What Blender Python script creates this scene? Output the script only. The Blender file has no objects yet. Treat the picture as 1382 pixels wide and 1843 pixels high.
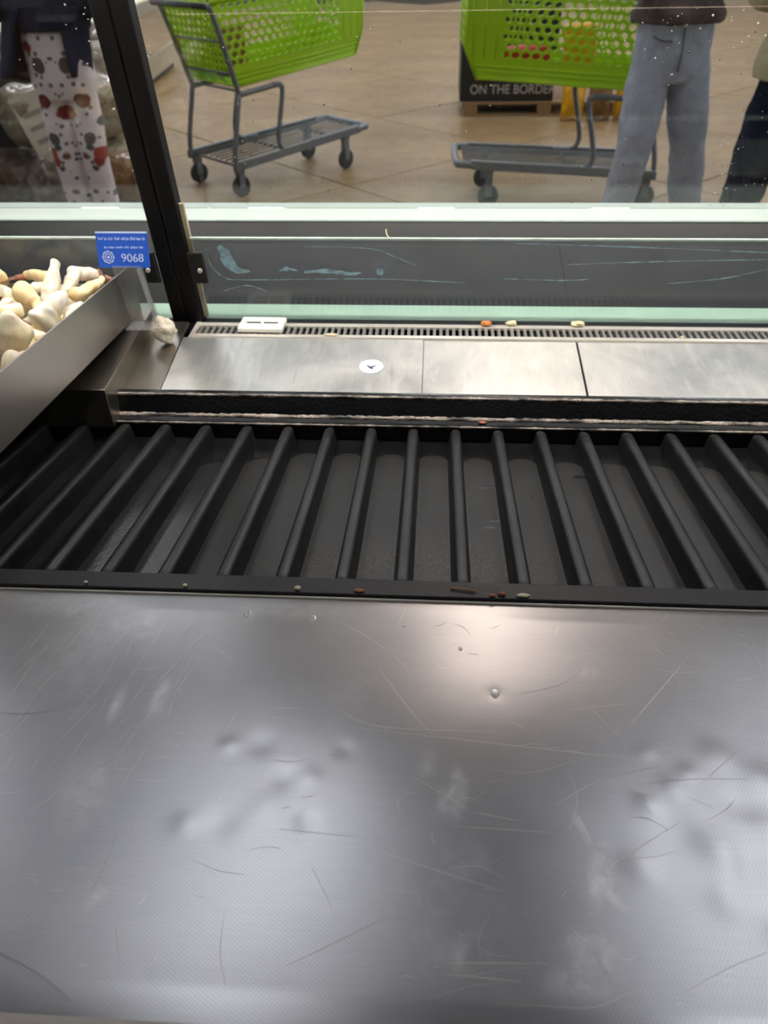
import bpy, bmesh, math, random
import numpy as np
from mathutils import Vector, Matrix, noise
random.seed(7)
R = math.radians
scn = bpy.context.scene
col = scn.collection

# ------------------------------------------------------------------ camera
def setup_camera():
    p, y, r = R(37.7), R(4.2), R(-1.2)
    fw = Vector((-math.sin(y)*math.cos(p), math.cos(y)*math.cos(p), -math.sin(p)))
    rt = Vector((math.cos(y), math.sin(y), 0)); up = rt.cross(fw)
    rt2 = rt*math.cos(r)+up*math.sin(r); up2 = up*math.cos(r)-rt*math.sin(r)
    m = Matrix((rt2, up2, -fw)).transposed().to_4x4(); m.translation = (0, 0, 1.45)
    cd = bpy.data.cameras.new('camera'); cam = bpy.data.objects.new('camera', cd); col.objects.link(cam)
    cam.matrix_world = m
    cd.sensor_fit = 'VERTICAL'; cd.sensor_height = 34.6; cd.sensor_width = 34.6*1382/1843; cd.lens = 26
    cd.clip_start = .02
    cd.dof.use_dof = True; cd.dof.focus_distance = .78; cd.dof.aperture_fstop = 8.0
    scn.camera = cam
setup_camera()
w = bpy.data.worlds.new('world'); scn.world = w; w.use_nodes = True
w.node_tree.nodes['Background'].inputs[0].default_value = (.95, .97, 1, 1)
w.node_tree.nodes['Background'].inputs[1].default_value = 1.5
scn.view_settings.view_transform = 'Standard'; scn.view_settings.look = 'None'
scn.view_settings.exposure = 0.12; scn.view_settings.gamma = 1; scn.view_settings.use_curve_mapping = False
CEIL = 4.5
LAMP_STRENGTH = 10.8
CASE_LAMP = 46.0

# ------------------------------------------------------------------ materials
def s2l(c): return tuple(((v/255)/12.92 if v/255 <= .04045 else ((v/255+.055)/1.055)**2.4) for v in c)
class NT:
    def __init__(s, name):
        s.m = bpy.data.materials.new(name); s.m.use_nodes = True; s.t = s.m.node_tree; s.n = s.t.nodes; s.l = s.t.links
        s.b = s.n['Principled BSDF']; s.out = s.n['Material Output']; s._c = None
    def new(s, t, **kw):
        nd = s.n.new(t)
        for k, v in kw.items():
            if k in nd.inputs.keys(): nd.inputs[k].default_value = v
            else: setattr(nd, k, v)
        return nd
    def co(s, kind='Object', scale=(1, 1, 1), rot=(0, 0, 0)):
        if s._c is None: s._c = s.new('ShaderNodeTexCoord')
        mp = s.new('ShaderNodeMapping'); mp.inputs['Scale'].default_value = scale; mp.inputs['Rotation'].default_value = rot
        s.l.new(s._c.outputs[kind], mp.inputs[0]); return mp.outputs[0]
    def noise(s, scale, detail=3, rough=.55, vec=None, dist=0):
        nd = s.new('ShaderNodeTexNoise'); nd.inputs['Scale'].default_value = scale; nd.inputs['Detail'].default_value = detail
        nd.inputs['Roughness'].default_value = rough; nd.inputs['Distortion'].default_value = dist
        s.l.new(vec if vec is not None else s.co(), nd.inputs['Vector']); return nd.outputs[0]
    def ramp(s, fac, stops):
        nd = s.new('ShaderNodeValToRGB'); e = nd.color_ramp.elements
        while len(e) < len(stops): e.new(.5)
        for i, (p, c) in enumerate(stops):
            e[i].position = p; e[i].color = (c[0], c[1], c[2], 1) if isinstance(c, tuple) else (c, c, c, 1)
        s.l.new(fac, nd.inputs[0]); return nd.outputs[0]
    def mix(s, fac, a, b, blend='MIX'):
        nd = s.new('ShaderNodeMix', data_type='RGBA', blend_type=blend)
        for i, v in ((0, fac), (6, a), (7, b)):
            if hasattr(v, 'links'): s.l.new(v, nd.inputs[i])
            elif i == 0: nd.inputs[0].default_value = v
            else: nd.inputs[i].default_value = (*v, 1)
        return nd.outputs[2]
    def math(s, op, a, b=0, clamp=False):
        nd = s.new('ShaderNodeMath', operation=op, use_clamp=clamp)
        for i, v in ((0, a), (1, b)):
            if hasattr(v, 'links'): s.l.new(v, nd.inputs[i])
            else: nd.inputs[i].default_value = v
        return nd.outputs[0]
    def attr(s, name):
        nd = s.new('ShaderNodeAttribute', attribute_name=name); return nd.outputs['Fac']
    def set(s, inp, v):
        i = s.b.inputs[inp]
        if hasattr(v, 'links'): s.l.new(v, i)
        else: i.default_value = (*v, 1) if isinstance(v, tuple) and len(v) == 3 else v
    def bump(s, h, strength=.3, dist=.001, chain=None):
        nd = s.new('ShaderNodeBump'); nd.inputs['Strength'].default_value = strength; nd.inputs['Distance'].default_value = dist
        s.l.new(h, nd.inputs['Height'])
        if chain is not None: s.l.new(chain, nd.inputs['Normal'])
        return nd.outputs[0]

def plain(name, rgb, rough=.5, metal=0, var=.12, scale=30, bump=0, bscale=None, spec=.5, bdist=.002):
    t = NT(name); c = s2l(rgb)
    n = t.noise(scale)
    t.set('Base Color', t.mix(t.ramp(n, [(.3, 0.), (.7, 1.)]), tuple(v*(1-var) for v in c), tuple(min(1, v*(1+var)) for v in c)))
    t.set('Roughness', rough); t.set('Metallic', metal); t.set('Specular IOR Level', spec)
    if bump: t.l.new(t.bump(t.noise(bscale or scale*2, 4), bump, bdist), t.b.inputs['Normal'])
    return t.m

def mat_plate():
    t = NT('brushed_sheet_steel')
    n1 = t.noise(6, 4); n2 = t.noise(55, 5, .65)
    br = t.noise(90, 3, .6, t.co(scale=(.25, 9, 1)))
    base = t.mix(t.ramp(n1, [(.3, 0.), (.7, 1.)]), (.39, .40, .425), (.46, .465, .48))
    base = t.mix(t.math('MULTIPLY', t.ramp(br, [(.35, 0.), (.7, 1.)]), .22), base, (.30, .305, .32))
    # embossed linen weave, about 2 mm
    wv = []
    for a in (32, -58):
        nd = t.new('ShaderNodeTexWave', wave_type='BANDS', bands_direction='X'); nd.inputs['Scale'].default_value = 150
        nd.inputs['Distortion'].default_value = 0; nd.inputs['Detail'].default_value = 0
        t.l.new(t.co(rot=(0, 0, R(a))), nd.inputs['Vector']); wv.append(nd.outputs['Fac'])
    weave = t.math('MULTIPLY', t.math('ADD', wv[0], wv[1]), t.ramp(t.noise(4, 2), [(.25, .35), (.7, 1.)]))
    base = t.mix(t.math('MULTIPLY', weave, .26), base, (.20, .205, .22))
    sm = t.math('MULTIPLY', t.attr('smear'), t.ramp(t.noise(85, 4, .6, None, .6), [(.30, 0.), (.75, .8)]), True)
    film = t.math('MULTIPLY', t.ramp(t.noise(14, 5, .6, None, .5), [(.4, 0.), (.8, 1.)]), .10)
    dirt = t.math('MAXIMUM', sm, film, True)
    t.set('Base Color', t.mix(t.math('MULTIPLY', dirt, .85), base, (.72, .72, .71)))
    t.set('Metallic', 1.0)
    rg = t.math('ADD', t.math('MULTIPLY', n1, .03), .28)
    t.set('Roughness', t.math('ADD', rg, t.math('MULTIPLY', dirt, .18)))
    t.set('Anisotropic', .3)
    tg = t.new('ShaderNodeTangent', direction_type='RADIAL', axis='Y'); t.l.new(tg.outputs[0], t.b.inputs['Tangent'])
    return t.m

def mat_brushed(name, rgb, rough=.3, axis='y', streak=.3, metal=1., spots=.25):
    t = NT(name); c = s2l(rgb)
    sc = {'x': (.3, 12, 12), 'y': (12, .3, 12), 'z': (12, 12, .3)}[axis]
    br = t.noise(40, 4, .6, t.co(scale=sc)); n = t.noise(9, 4, .6)
    b = t.mix(t.math('MULTIPLY', t.ramp(br, [(.3, 0.), (.7, 1.)]), streak), c, tuple(v*.6 for v in c))
    b = t.mix(t.math('MULTIPLY', t.ramp(n, [(.45, 0.), (.75, 1.)]), spots), b, tuple(min(1, v*1.35) for v in c))
    t.set('Base Color', b); t.set('Metallic', metal)
    t.set('Roughness', t.math('ADD', t.math('MULTIPLY', n, .2), rough-.1))
    t.l.new(t.bump(br, .12, .0004), t.b.inputs['Normal'])
    return t.m

def mat_panel():
    t = NT('wiped_aluminium')
    br = t.noise(30, 4, .6, t.co(scale=(14, .5, 1))); n = t.noise(7, 5, .6, None, .6); dr = t.noise(26, 3, .5, t.co(scale=(3, .25, 1)))
    b = t.mix(t.ramp(n, [(.3, 0.), (.7, 1.)]), (.46, .47, .48), (.78, .77, .74))
    b = t.mix(t.math('MULTIPLY', t.ramp(br, [(.5, 0.), (.75, 1.)]), .22), b, (.42, .43, .45))
    b = t.mix(t.math('MULTIPLY', t.ramp(dr, [(.66, 0.), (.76, 1.)]), .4), b, (.22, .24, .28))
    wsp = t.noise(45, 4, .6, t.co(scale=(1, .22, 1)), .4); b = t.mix(t.math('MULTIPLY', t.ramp(wsp, [(.5, 0.), (.72, 1.)]), .5), b, (.84, .83, .80))
    t.set('Base Color', b); t.set('Metallic', .86)
    t.set('Roughness', t.math('ADD', t.math('MULTIPLY', n, .25), .28))
    t.l.new(t.bump(n, .2, .003, t.bump(br, .1, .0004)), t.b.inputs['Normal'])
    return t.m

def mat_tray(name, dry=False):
    t = NT(name)
    n = t.noise(140, 4, .65); n2 = t.noise(18, 4, .6, None, .8); sp = t.noise(900, 2, .5)
    base = t.mix(t.ramp(n2, [(.3, 0.), (.7, 1.)]), (.006, .006, .007), (.012, .012, .013))
    rough = t.math('ADD', t.math('MULTIPLY', n2, .25), .30)
    if dry:
        d = t.attr('dry'); g = t.attr('grit')
        base = t.mix(t.math('MULTIPLY', d, .9), base, (.011, .0102, .0092))
        sg = t.math('MULTIPLY', g, t.ramp(sp, [(.52, 0.), (.66, 1.)]), True)
        base = t.mix(t.math('MULTIPLY', sg, .75), base, (.36, .29, .18))
        rough = t.math('ADD', .16, t.math('MULTIPLY', d, .36))
    else:
        sg = t.math('MULTIPLY', t.ramp(n2, [(.5, 0.), (.75, 1.)]), t.ramp(sp, [(.62, 0.), (.72, 1.)]), True)
        base = t.mix(t.math('MULTIPLY', sg, .35), base, (.22, .2, .16))
    t.set('Base Color', base); t.set('Roughness', rough); t.set('Specular IOR Level', .4)
    t.l.new(t.bump(n, .35, .0008), t.b.inputs['Normal'])
    return t.m

def mat_glass(name, tint=(.93, .97, .95), haze=.0, hazecol=(.6, .7, .75), ior0=1.5):
    t = NT(name); t.n.remove(t.b)
    geo = t.new('ShaderNodeNewGeometry')
    ior = t.math('SUBTRACT', ior0, t.math('MULTIPLY', geo.outputs['Backfacing'], ior0-1/ior0))
    fr = t.new('ShaderNodeFresnel'); t.l.new(ior, fr.inputs[0])
    tr = t.new('ShaderNodeBsdfTransparent'); tr.inputs[0].default_value = (*tint, 1)
    gl = t.new('ShaderNodeBsdfGlossy'); gl.inputs['Roughness'].default_value = .015
    mx = t.new('ShaderNodeMixShader'); t.l.new(fr.outputs[0], mx.inputs[0]); t.l.new(tr.outputs[0], mx.inputs[1]); t.l.new(gl.outputs[0], mx.inputs[2])
    last = mx.outputs[0]
    if haze:
        df = t.new('ShaderNodeBsdfDiffuse'); df.inputs[0].default_value = (*hazecol, 1)
        m2 = t.new('ShaderNodeMixShader')
        t.l.new(t.math('MULTIPLY', t.ramp(t.noise(9, 5, .6, None, 1.), [(.3, .25), (.75, 1.)]), haze), m2.inputs[0])
        t.l.new(last, m2.inputs[1]); t.l.new(df.outputs[0], m2.inputs[2]); last = m2.outputs[0]
    t.l.new(last, t.out.inputs[0])
    return t.m

def mat_film(name, rgb, alpha):
    t = NT(name); t.set('Base Color', s2l(rgb)); t.set('Roughness', .35)
    t.set('Alpha', t.math('MULTIPLY', t.ramp(t.noise(70, 4), [(.3, .4), (.6, 1.)]), alpha)); return t.m

def mat_emit(name, rgb, strength):
    t = NT(name); t.set('Base Color', (.9, .9, .9)); t.set('Emission Color', s2l(rgb)); t.set('Emission Strength', strength); return t.m

def mat_floor():
    t = NT('polished_tan_concrete')
    n = t.noise(.9, 5, .6, None, .5); n2 = t.noise(6, 5, .65); n3 = t.noise(60, 3)
    b = t.mix(t.ramp(n, [(.3, 0.), (.7, 1.)]), s2l((120, 97, 62)), s2l((150, 124, 83)))
    b = t.mix(t.math('MULTIPLY', t.ramp(n2, [(.45, 0.), (.75, 1.)]), .5), b, s2l((102, 83, 54)))
    b = t.mix(t.math('MULTIPLY', t.ramp(n3, [(.62, 0.), (.7, 1.)]), .35), b, s2l((70, 55, 40)))
    t.set('Base Color', b); t.set('Roughness', t.math('ADD', t.math('MULTIPLY', n2, .2), .36)); t.set('Specular IOR Level', .3); return t.m

def mat_cloth(name, rgb, var=.25, scale=12, bump=.6, fine=350):
    t = NT(name); c = s2l(rgb); n = t.noise(scale, 5, .6, None, .8); f = t.noise(fine, 2)
    t.set('Base Color', t.mix(t.ramp(n, [(.3, 0.), (.7, 1.)]), tuple(v*(1-var) for v in c), tuple(min(1, v*(1+var)) for v in c)))
    t.set('Roughness', .9); t.set('Specular IOR Level', .15)
    t.l.new(t.bump(f, .3, .001, t.bump(n, bump, .02)), t.b.inputs['Normal']); return t.m

def mat_print():
    t = NT('white_printed_fabric')
    tc = t.new('ShaderNodeTexCoord'); sx = t.new('ShaderNodeSeparateXYZ'); t.l.new(tc.outputs['Object'], sx.inputs[0])
    cb = t.new('ShaderNodeCombineXYZ'); t.l.new(t.math('ABSOLUTE', sx.outputs[0]), cb.inputs[0]); t.l.new(sx.outputs[2], cb.inputs[2])
    v = t.new('ShaderNodeTexVoronoi'); v.inputs['Scale'].default_value = 11; t.l.new(cb.outputs[0], v.inputs['Vector'])
    v2 = t.new('ShaderNodeTexVoronoi'); v2.inputs['Scale'].default_value = 24; t.l.new(cb.outputs[0], v2.inputs['Vector'])
    nz = t.noise(26, 3, .6, cb.outputs[0])
    d = t.math('ADD', v.outputs['Distance'], t.math('MULTIPLY', nz, .25))
    m1 = t.ramp(d, [(.47, 1.), (.52, 0.)])
    sep = t.new('ShaderNodeSeparateColor'); t.l.new(v.outputs['Color'], sep.inputs[0])
    pal = t.ramp(sep.outputs[0], [(.0, s2l((92, 16, 20))), (.3, s2l((150, 62, 48))), (.55, s2l((110, 70, 58))), (.78, s2l((70, 70, 78)))])
    m2 = t.ramp(v2.outputs['Distance'], [(.22, 1.), (.27, 0.)])
    b = t.mix(t.math('MULTIPLY', m2, .85), s2l((205, 198, 205)), s2l((48, 48, 54)))
    b = t.mix(m1, b, pal)
    t.set('Base Color', b); t.set('Roughness', .85)
    t.l.new(t.bump(t.noise(14, 4), .5, .015), t.b.inputs['Normal']); return t.m

def mat_shrimp(name, a, b2, c):
    t = NT(name); n = t.noise(22, 4, .55, None, .8); n2 = t.noise(60, 3)
    b = t.mix(t.ramp(n, [(.35, 0.), (.65, 1.)]), s2l(a), s2l(b2))
    b = t.mix(t.math('MULTIPLY', t.ramp(n2, [(.58, 0.), (.7, 1.)]), .55), b, s2l(c))
    t.set('Base Color', b); t.set('Roughness', .28); t.set('Subsurface Weight', .25); t.b.inputs['Subsurface Radius'].default_value = (.008, .005, .003)
    t.l.new(t.bump(n2, .3, .002), t.b.inputs['Normal']); return t.m

def mat_sack(name, a, b2):
    t = NT(name); n = t.noise(11, 5, .65, None, 1.5); n2 = t.noise(34, 4, .6, None, 1.)
    b = t.mix(t.ramp(n, [(.35, 0.), (.65, 1.)]), s2l(a), s2l(b2))
    t.set('Base Color', b); t.set('Roughness', .32); t.set('Coat Weight', .4)
    t.l.new(t.bump(n, .7, .04, t.bump(n2, .5, .012)), t.b.inputs['Normal']); return t.m

M = {}
M['plate'] = mat_plate()
M['scratch'] = plain('scratched_metal', (206, 202, 196), .5, .3, .05)
M['steel'] = mat_brushed('warm_brushed_steel', (178, 172, 166), .36, 'y', .12, 1., .1)
M['steel2'] = mat_brushed('dull_steel', (170, 164, 154), .34, 'y', .25)
M['steel_bar'] = plain('satin_steel', (158, 157, 155), .35, .6, .08)
M['bright'] = plain('polished_steel_edge', (228, 222, 214), .3, .5, .05)
M['panel'] = mat_panel()
M['tray'] = mat_tray('black_tray_plastic')
M['tray_floor'] = mat_tray('black_tray_floor', True)
M['blackgloss'] = plain('wet_black_plastic', (20, 21, 25), .16, 0, .3, 60, .25, 220, .6, .0015)
def mat_glint():
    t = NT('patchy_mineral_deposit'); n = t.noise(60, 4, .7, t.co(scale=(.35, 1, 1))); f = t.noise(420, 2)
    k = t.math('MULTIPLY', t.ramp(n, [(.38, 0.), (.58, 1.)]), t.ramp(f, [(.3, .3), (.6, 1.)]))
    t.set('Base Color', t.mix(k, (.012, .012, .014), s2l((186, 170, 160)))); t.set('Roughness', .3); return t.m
M['scale'] = mat_glint()  # painted highlight colour for the lines on the tray's back rim
M['blackmatt'] = plain('black_flange_plastic', (31, 32, 38), .42, 0, .2, 60, .15)
M['post'] = plain('black_powder_coat', (10, 9, 10), .55, 0, .35, 35, .2, None, .2)
M['blackpart'] = plain('black_bracket_plastic', (7, 7, 8), .5, 0, .2)
M['gasket'] = plain('aged_beige_silicone', (176, 166, 138), .6, 0, .12, 60)
M['ledge'] = plain('pale_mint_white_paint', (186, 200, 194), .6, 0, .03, 12)
M['mint'] = plain('mint_plastic', (176, 206, 190), .4, 0, .05, 20)
M['darkwall'] = plain('dark_slate_liner', (20, 23, 28), .5, .0, .2, 14)
M['glass'] = mat_glass('clear_glass', (.975, .985, .98))
M['riser'] = mat_glass('green_tinted_glass', (.93, .95, .95), .05, (.26, .34, .50), 1.5)
M['gedge'] = plain('ground_glass_edge', (178, 196, 186), .3, 0, .2, 40)
M['acrylic'] = mat_glass('clear_acrylic', (.93, .94, .95), .25, (.6, .6, .62))
M['drop'] = plain('water_spots', (150, 150, 144), .2, 0, .2)
M['dropdark'] = plain('grime_spots', (44, 36, 30), .5, 0, .2)
M['haze'] = mat_film('pale_blue_water_smear', (168, 206, 220), .55)
M['seam'] = mat_film('glass_joint_line', (225, 205, 185), .13)
M['whiteplastic'] = plain('white_plastic', (240, 240, 232), .35, 0, .02)
M['blue'] = plain('royal_blue_card', (22, 74, 172), .45, 0, .05)
M['bluelight'] = plain('pale_blue_print', (176, 190, 232), .5, 0, .05)
M['floor'] = mat_floor()
M['joint'] = plain('dark_joint_filler', (58, 46, 34), .7, 0, .2)
M['green'] = plain('lime_green_plastic', (158, 206, 8), .38, 0, .06, 8)
M['cartmetal'] = plain('grey_coated_steel', (112, 118, 126), .42, .35, .12, 20)
M['rubber'] = plain('dark_grey_rubber', (40, 42, 46), .6, 0, .2)
M['jean'] = mat_cloth('washed_blue_grey_denim', (162, 170, 186), .16, 9)
M['jeanseam'] = plain('dark_denim_seam', (96, 100, 112), .9, 0, .1)
M['greyjacket'] = mat_cloth('mottled_grey_brown_cloth', (92, 84, 82), .35, 14)
M['navy'] = mat_cloth('navy_cloth', (38, 42, 62), .2, 8)
M['navypants'] = mat_cloth('dark_navy_denim', (22, 28, 46), .25, 10)
M['beige'] = mat_cloth('beige_cloth', (176, 170, 140), .1, 10)
M['print'] = mat_print()
M['skin'] = plain('skin', (196, 150, 124), .55, 0, .06)
M['hair'] = plain('dark_hair', (40, 30, 24), .6, 0, .2)
M['eye'] = plain('eye_white', (230, 228, 222), .3)
M['lip'] = plain('lip', (160, 96, 88), .5)
M['shoe'] = plain('dark_shoe', (40, 38, 38), .6)
M['boxblack'] = plain('black_printed_card', (26, 26, 30), .5, 0, .1)
M['boxprint'] = plain('worn_white_print', (176, 172, 164), .6, 0, .2, 60)
M['red'] = plain('red_print', (168, 40, 34), .5, 0, .15)
M['wood'] = mat_brushed('rough_pine', (142, 112, 78), .75, 'x', .3, 0., .2)
M['yellow'] = plain('yellow_chip_bag', (206, 156, 18), .35, 0, .25, 12, .5, 18, .5, .02)
M['brownbag'] = plain('brown_chip_bag', (120, 88, 50), .4, 0, .3, 12, .5, 18, .5, .02)
M['cream'] = plain('cream_enamel', (224, 222, 190), .35, 0, .05, 10)
M['greyface'] = plain('grey_enamel', (134, 128, 114), .4, 0, .06)
M['dark'] = plain('dark_recess_board', (40, 34, 30), .7, 0, .2)
M['board'] = plain('scuffed_pale_board', (150, 140, 116), .55, 0, .15)
M['sackA'] = mat_sack('cloudy_plastic_sack', (122, 112, 96), (168, 158, 140))
M['sackB'] = mat_sack('brown_filled_sack', (72, 52, 40), (110, 90, 74))
M['sackC'] = mat_sack('amber_filled_sack', (112, 74, 30), (150, 118, 76))
M['paper'] = plain('grey_white_paper_label', (188, 184, 166), .7, 0, .06, 12)
M['print_ink'] = plain('grey_ink', (138, 138, 128), .7, 0, .1)
M['sh1'] = mat_shrimp('pale_shrimp_flesh', (244, 240, 232), (236, 222, 184), (232, 196, 170))
M['sh2'] = mat_shrimp('yellow_shrimp_flesh', (240, 226, 184), (218, 186, 124), (206, 160, 104))
M['sh3'] = mat_shrimp('blushed_shrimp_flesh', (244, 234, 218), (232, 216, 172), (218, 130, 100))
M['tail'] = mat_shrimp('red_brown_shrimp_tail', (150, 86, 66), (112, 84, 66), (190, 120, 100))
M['crumbO'] = plain('orange_crumb', (212, 130, 70), .6, 0, .25, 300)
M['crumbC'] = plain('cream_crumb', (226, 214, 178), .6, 0, .2, 300)
M['crumbB'] = plain('brown_crumb', (160, 92, 62), .6, 0, .25, 300)
M['ice'] = plain('dirty_white_flesh', (214, 204, 186), .5, 0, .12, 120, .6, 160, .5, .004)
M['sticker'] = plain('pale_blue_sticker', (204, 214, 236), .45, 0, .04)
M['ink'] = plain('dark_ink', (50, 54, 64), .6)
M['ceil'] = plain('grey_ceiling', (114, 113, 116), .9, 0, .03)
M['wall'] = plain('off_white_wall', (186, 182, 174), .7, 0, .04, 3)
M['lamp'] = mat_emit('ceiling_lamp_diffuser', (250, 250, 255), LAMP_STRENGTH*1.15)
M['lampwarm'] = mat_emit('warm_lamp_diffuser', (255, 232, 216), LAMP_STRENGTH*1.5)
M['lampbody'] = plain('white_lamp_housing', (220, 220, 216), .5)
M['caselamp'] = mat_emit('case_lamp_tube', (255, 250, 240), CASE_LAMP)
M['bumper'] = plain('grey_bumper_plastic', (108, 112, 122), .45, 0, .05)

# ------------------------------------------------------------------ mesh helpers
def link(name, me, mat=None, parent=None, smooth=False):
    o = bpy.data.objects.new(name, me); col.objects.link(o)
    if mat is not None and not me.materials: me.materials.append(M[mat] if isinstance(mat, str) else mat)
    if parent is not None: o.parent = parent
    if smooth: me.polygons.foreach_set('use_smooth', [True]*len(me.polygons))
    return o
def pyd(name, v, f, mat=None, parent=None, smooth=False):
    me = bpy.data.meshes.new(name); me.from_pydata([tuple(p) for p in v], [], [tuple(q) for q in f]); me.update()
    bm = bmesh.new(); bm.from_mesh(me); bmesh.ops.recalc_face_normals(bm, faces=bm.faces); bm.to_mesh(me); bm.free()
    return link(name, me, mat, parent, smooth)
def empty(name, loc=(0, 0, 0), rz=0, parent=None):
    o = bpy.data.objects.new(name, None); col.objects.link(o); o.location = loc; o.rotation_euler.z = rz
    o.empty_display_size = .05
    if parent: o.parent = parent
    return o
def tag(o, label, cat, group=None, kind=None):
    o['label'] = label; o['category'] = cat
    if group: o['group'] = group
    if kind: o['kind'] = kind
    return o
def struct(o, label, cat):
    o['kind'] = 'structure'; o['label'] = label; o['category'] = cat; return o
class G:
    """collects verts / faces"""
    def __init__(s): s.v = []; s.f = []
    def add(s, v, f):
        b = len(s.v); s.v += [tuple(p) for p in v]; s.f += [tuple(i+b for i in q) for q in f]; return s
    def box(s, x0, x1, y0, y1, z0, z1):
        return s.add([(x, y, z) for z in (z0, z1) for y in (y0, y1) for x in (x0, x1)],
                     [(0, 2, 3, 1), (4, 5, 7, 6), (0, 1, 5, 4), (2, 6, 7, 3), (0, 4, 6, 2), (1, 3, 7, 5)])
    def hexa(s, p):   # 8 corners like box order
        return s.add(p, [(0, 2, 3, 1), (4, 5, 7, 6), (0, 1, 5, 4), (2, 6, 7, 3), (0, 4, 6, 2), (1, 3, 7, 5)])
    def sweepx(s, prof, x0, x1, closed=True):
        n = len(prof); s2 = [(x0, y, z) for y, z in prof]+[(x1, y, z) for y, z in prof]
        f = [(i, (i+1) % n, n+(i+1) % n, n+i) for i in range(n if closed else n-1)]
        if closed: f += [tuple(range(n)), tuple(range(2*n-1, n-1, -1))]
        return s.add(s2, f)
    def tube(s, pts, r, n=8, cap=True, flat=None):
        pts = [Vector(p) for p in pts]; rings = []; prev = None
        for i, p in enumerate(pts):
            d = ((pts[min(i+1, len(pts)-1)]-p).normalized()+(p-pts[max(i-1, 0)]).normalized())
            d = d.normalized() if d.length > 1e-6 else Vector((0, 0, 1))
            if prev is None:
                u = Vector((0, 0, 1)) if abs(d.z) < .9 else Vector((0, -1, 0))
                a = d.cross(u).normalized()
            else: a = (prev-d*prev.dot(d)).normalized()
            prev = a; b = d.cross(a)
            rr = r[i] if isinstance(r, (list, tuple)) else r
            ra, rb = (rr, rr) if not isinstance(rr, tuple) else rr
            rings.append([p+a*(ra*math.cos(2*math.pi*k/n))+b*(rb*math.sin(2*math.pi*k/n)) for k in range(n)])
        v = [q for rg in rings for q in rg]; f = []
        for i in range(len(rings)-1):
            for k in range(n): f.append((i*n+k, i*n+(k+1) % n, (i+1)*n+(k+1) % n, (i+1)*n+k))
        if cap: f += [tuple(range(n-1, -1, -1)), tuple((len(rings)-1)*n+k for k in range(n))]
        return s.add(v, f)
    def ellip(s, c, r, nu=12, nv=8, rot=None):
        v = []; f = []; c = Vector(c)
        for j in range(nv+1):
            th = math.pi*j/nv
            for i in range(nu):
                ph = 2*math.pi*i/nu
                q = Vector((r[0]*math.sin(th)*math.cos(ph), r[1]*math.sin(th)*math.sin(ph), r[2]*math.cos(th)))
                v.append(c+(rot@q if rot else q))
        for j in range(nv):
            for i in range(nu): f.append((j*nu+i, j*nu+(i+1) % nu, (j+1)*nu+(i+1) % nu, (j+1)*nu+i))
        return s.add(v, f)
    def cyl(s, c, axis, r, h, n=16):
        c = Vector(c); a = Vector(axis).normalized(); return s.tube([c-a*h/2, c+a*h/2], r, n)
    def build(s, name, mat, parent=None, smooth=False, bevel=0, seg=2):
        o = pyd(name, s.v, s.f, mat, parent, smooth)
        if bevel:
            m = o.modifiers.new('bevel', 'BEVEL'); m.width = bevel; m.segments = seg; m.limit_method = 'ANGLE'; m.angle_limit = R(40)
        return o
def curve_pts(p, n=6):
    """catmull-rom through points"""
    p = [Vector(q) for q in p]; out = []
    for i in range(len(p)-1):
        a = p[max(i-1, 0)]; b = p[i]; c = p[i+1]; d = p[min(i+2, len(p)-1)]
        for k in range(n):
            t = k/n
            out.append(.5*((2*b)+(c-a)*t+(2*a-5*b+4*c-d)*t*t+(3*b-a-3*c+d)*t**3))
    out.append(p[-1]); return out
def remesh(o, size, smooth=4):
    m = o.modifiers.new('remesh', 'REMESH'); m.mode = 'VOXEL'; m.voxel_size = size; m.use_smooth_shade = True
    if smooth:
        q = o.modifiers.new('smooth', 'SMOOTH'); q.iterations = smooth; q.factor = .5
    return o
def copy_tree(o, parent=None):
    c = o.copy(); col.objects.link(c)
    if parent is not None: c.parent = parent
    for ch in list(o.children): copy_tree(ch, c)
    return c
def text_obj(name, body, size, mat, parent, mtx, extrude=.0003, sx=1.):
    cu = bpy.data.curves.new(name, 'FONT'); cu.body = body; cu.size = size; cu.extrude = extrude; cu.align_x = 'CENTER'; cu.align_y = 'CENTER'
    tmp = bpy.data.objects.new(name, cu); col.objects.link(tmp)
    me = bpy.data.meshes.new_from_object(tmp.evaluated_get(bpy.context.evaluated_depsgraph_get()))
    bpy.data.objects.remove(tmp)
    me.materials.clear()
    o = link(name, me, mat, parent); o.matrix_local = mtx @ Matrix.Diagonal((sx, 1, 1, 1)); return o

# ================================================================== SETTING
fl = G().box(-16, 16, -3, 42, -.03, -.006).build('floor', 'joint'); struct(fl, 'tan polished concrete shop floor cut into large square slabs', 'floor')
u = Vector((.72, .694, 0)); nrm = Vector((-.694, .72, 0)); S = 1.59; gap = .011
base = Vector((-.7, 7.62, 0))
slab = None; rot = math.atan2(u.y, u.x)
for i in range(-9, 14):
    for j in range(-9, 14):
        c = base+u*(S*(i+.62))+nrm*(S*(j+.5))
        if not (-.55*abs(c.y)-2.5 < c.x < .55*abs(c.y)+2.5 and -2 < c.y < 20): continue
        if slab is None:
            h = S/2-gap/2
            o = G().box(-h, h, -h, h, -.02, 0).build('slab', 'floor', fl, bevel=.004, seg=1); slab = o.data
        else:
            o = link('slab', slab, None, fl); m = o.modifiers.new('bevel', 'BEVEL'); m.width = .004; m.segments = 1
        o.location = c; o.rotation_euler.z = rot
ce = G().box(-16, 16, -3, 42, CEIL, CEIL+.1).build('ceiling', 'ceil'); struct(ce, 'flat grey shop ceiling overhead', 'ceiling')
wb = G().box(-9, 9, -1.75, -1.65, 0, CEIL).build('wall_back', 'wall'); struct(wb, 'off white wall behind the fish counter', 'wall')

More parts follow.
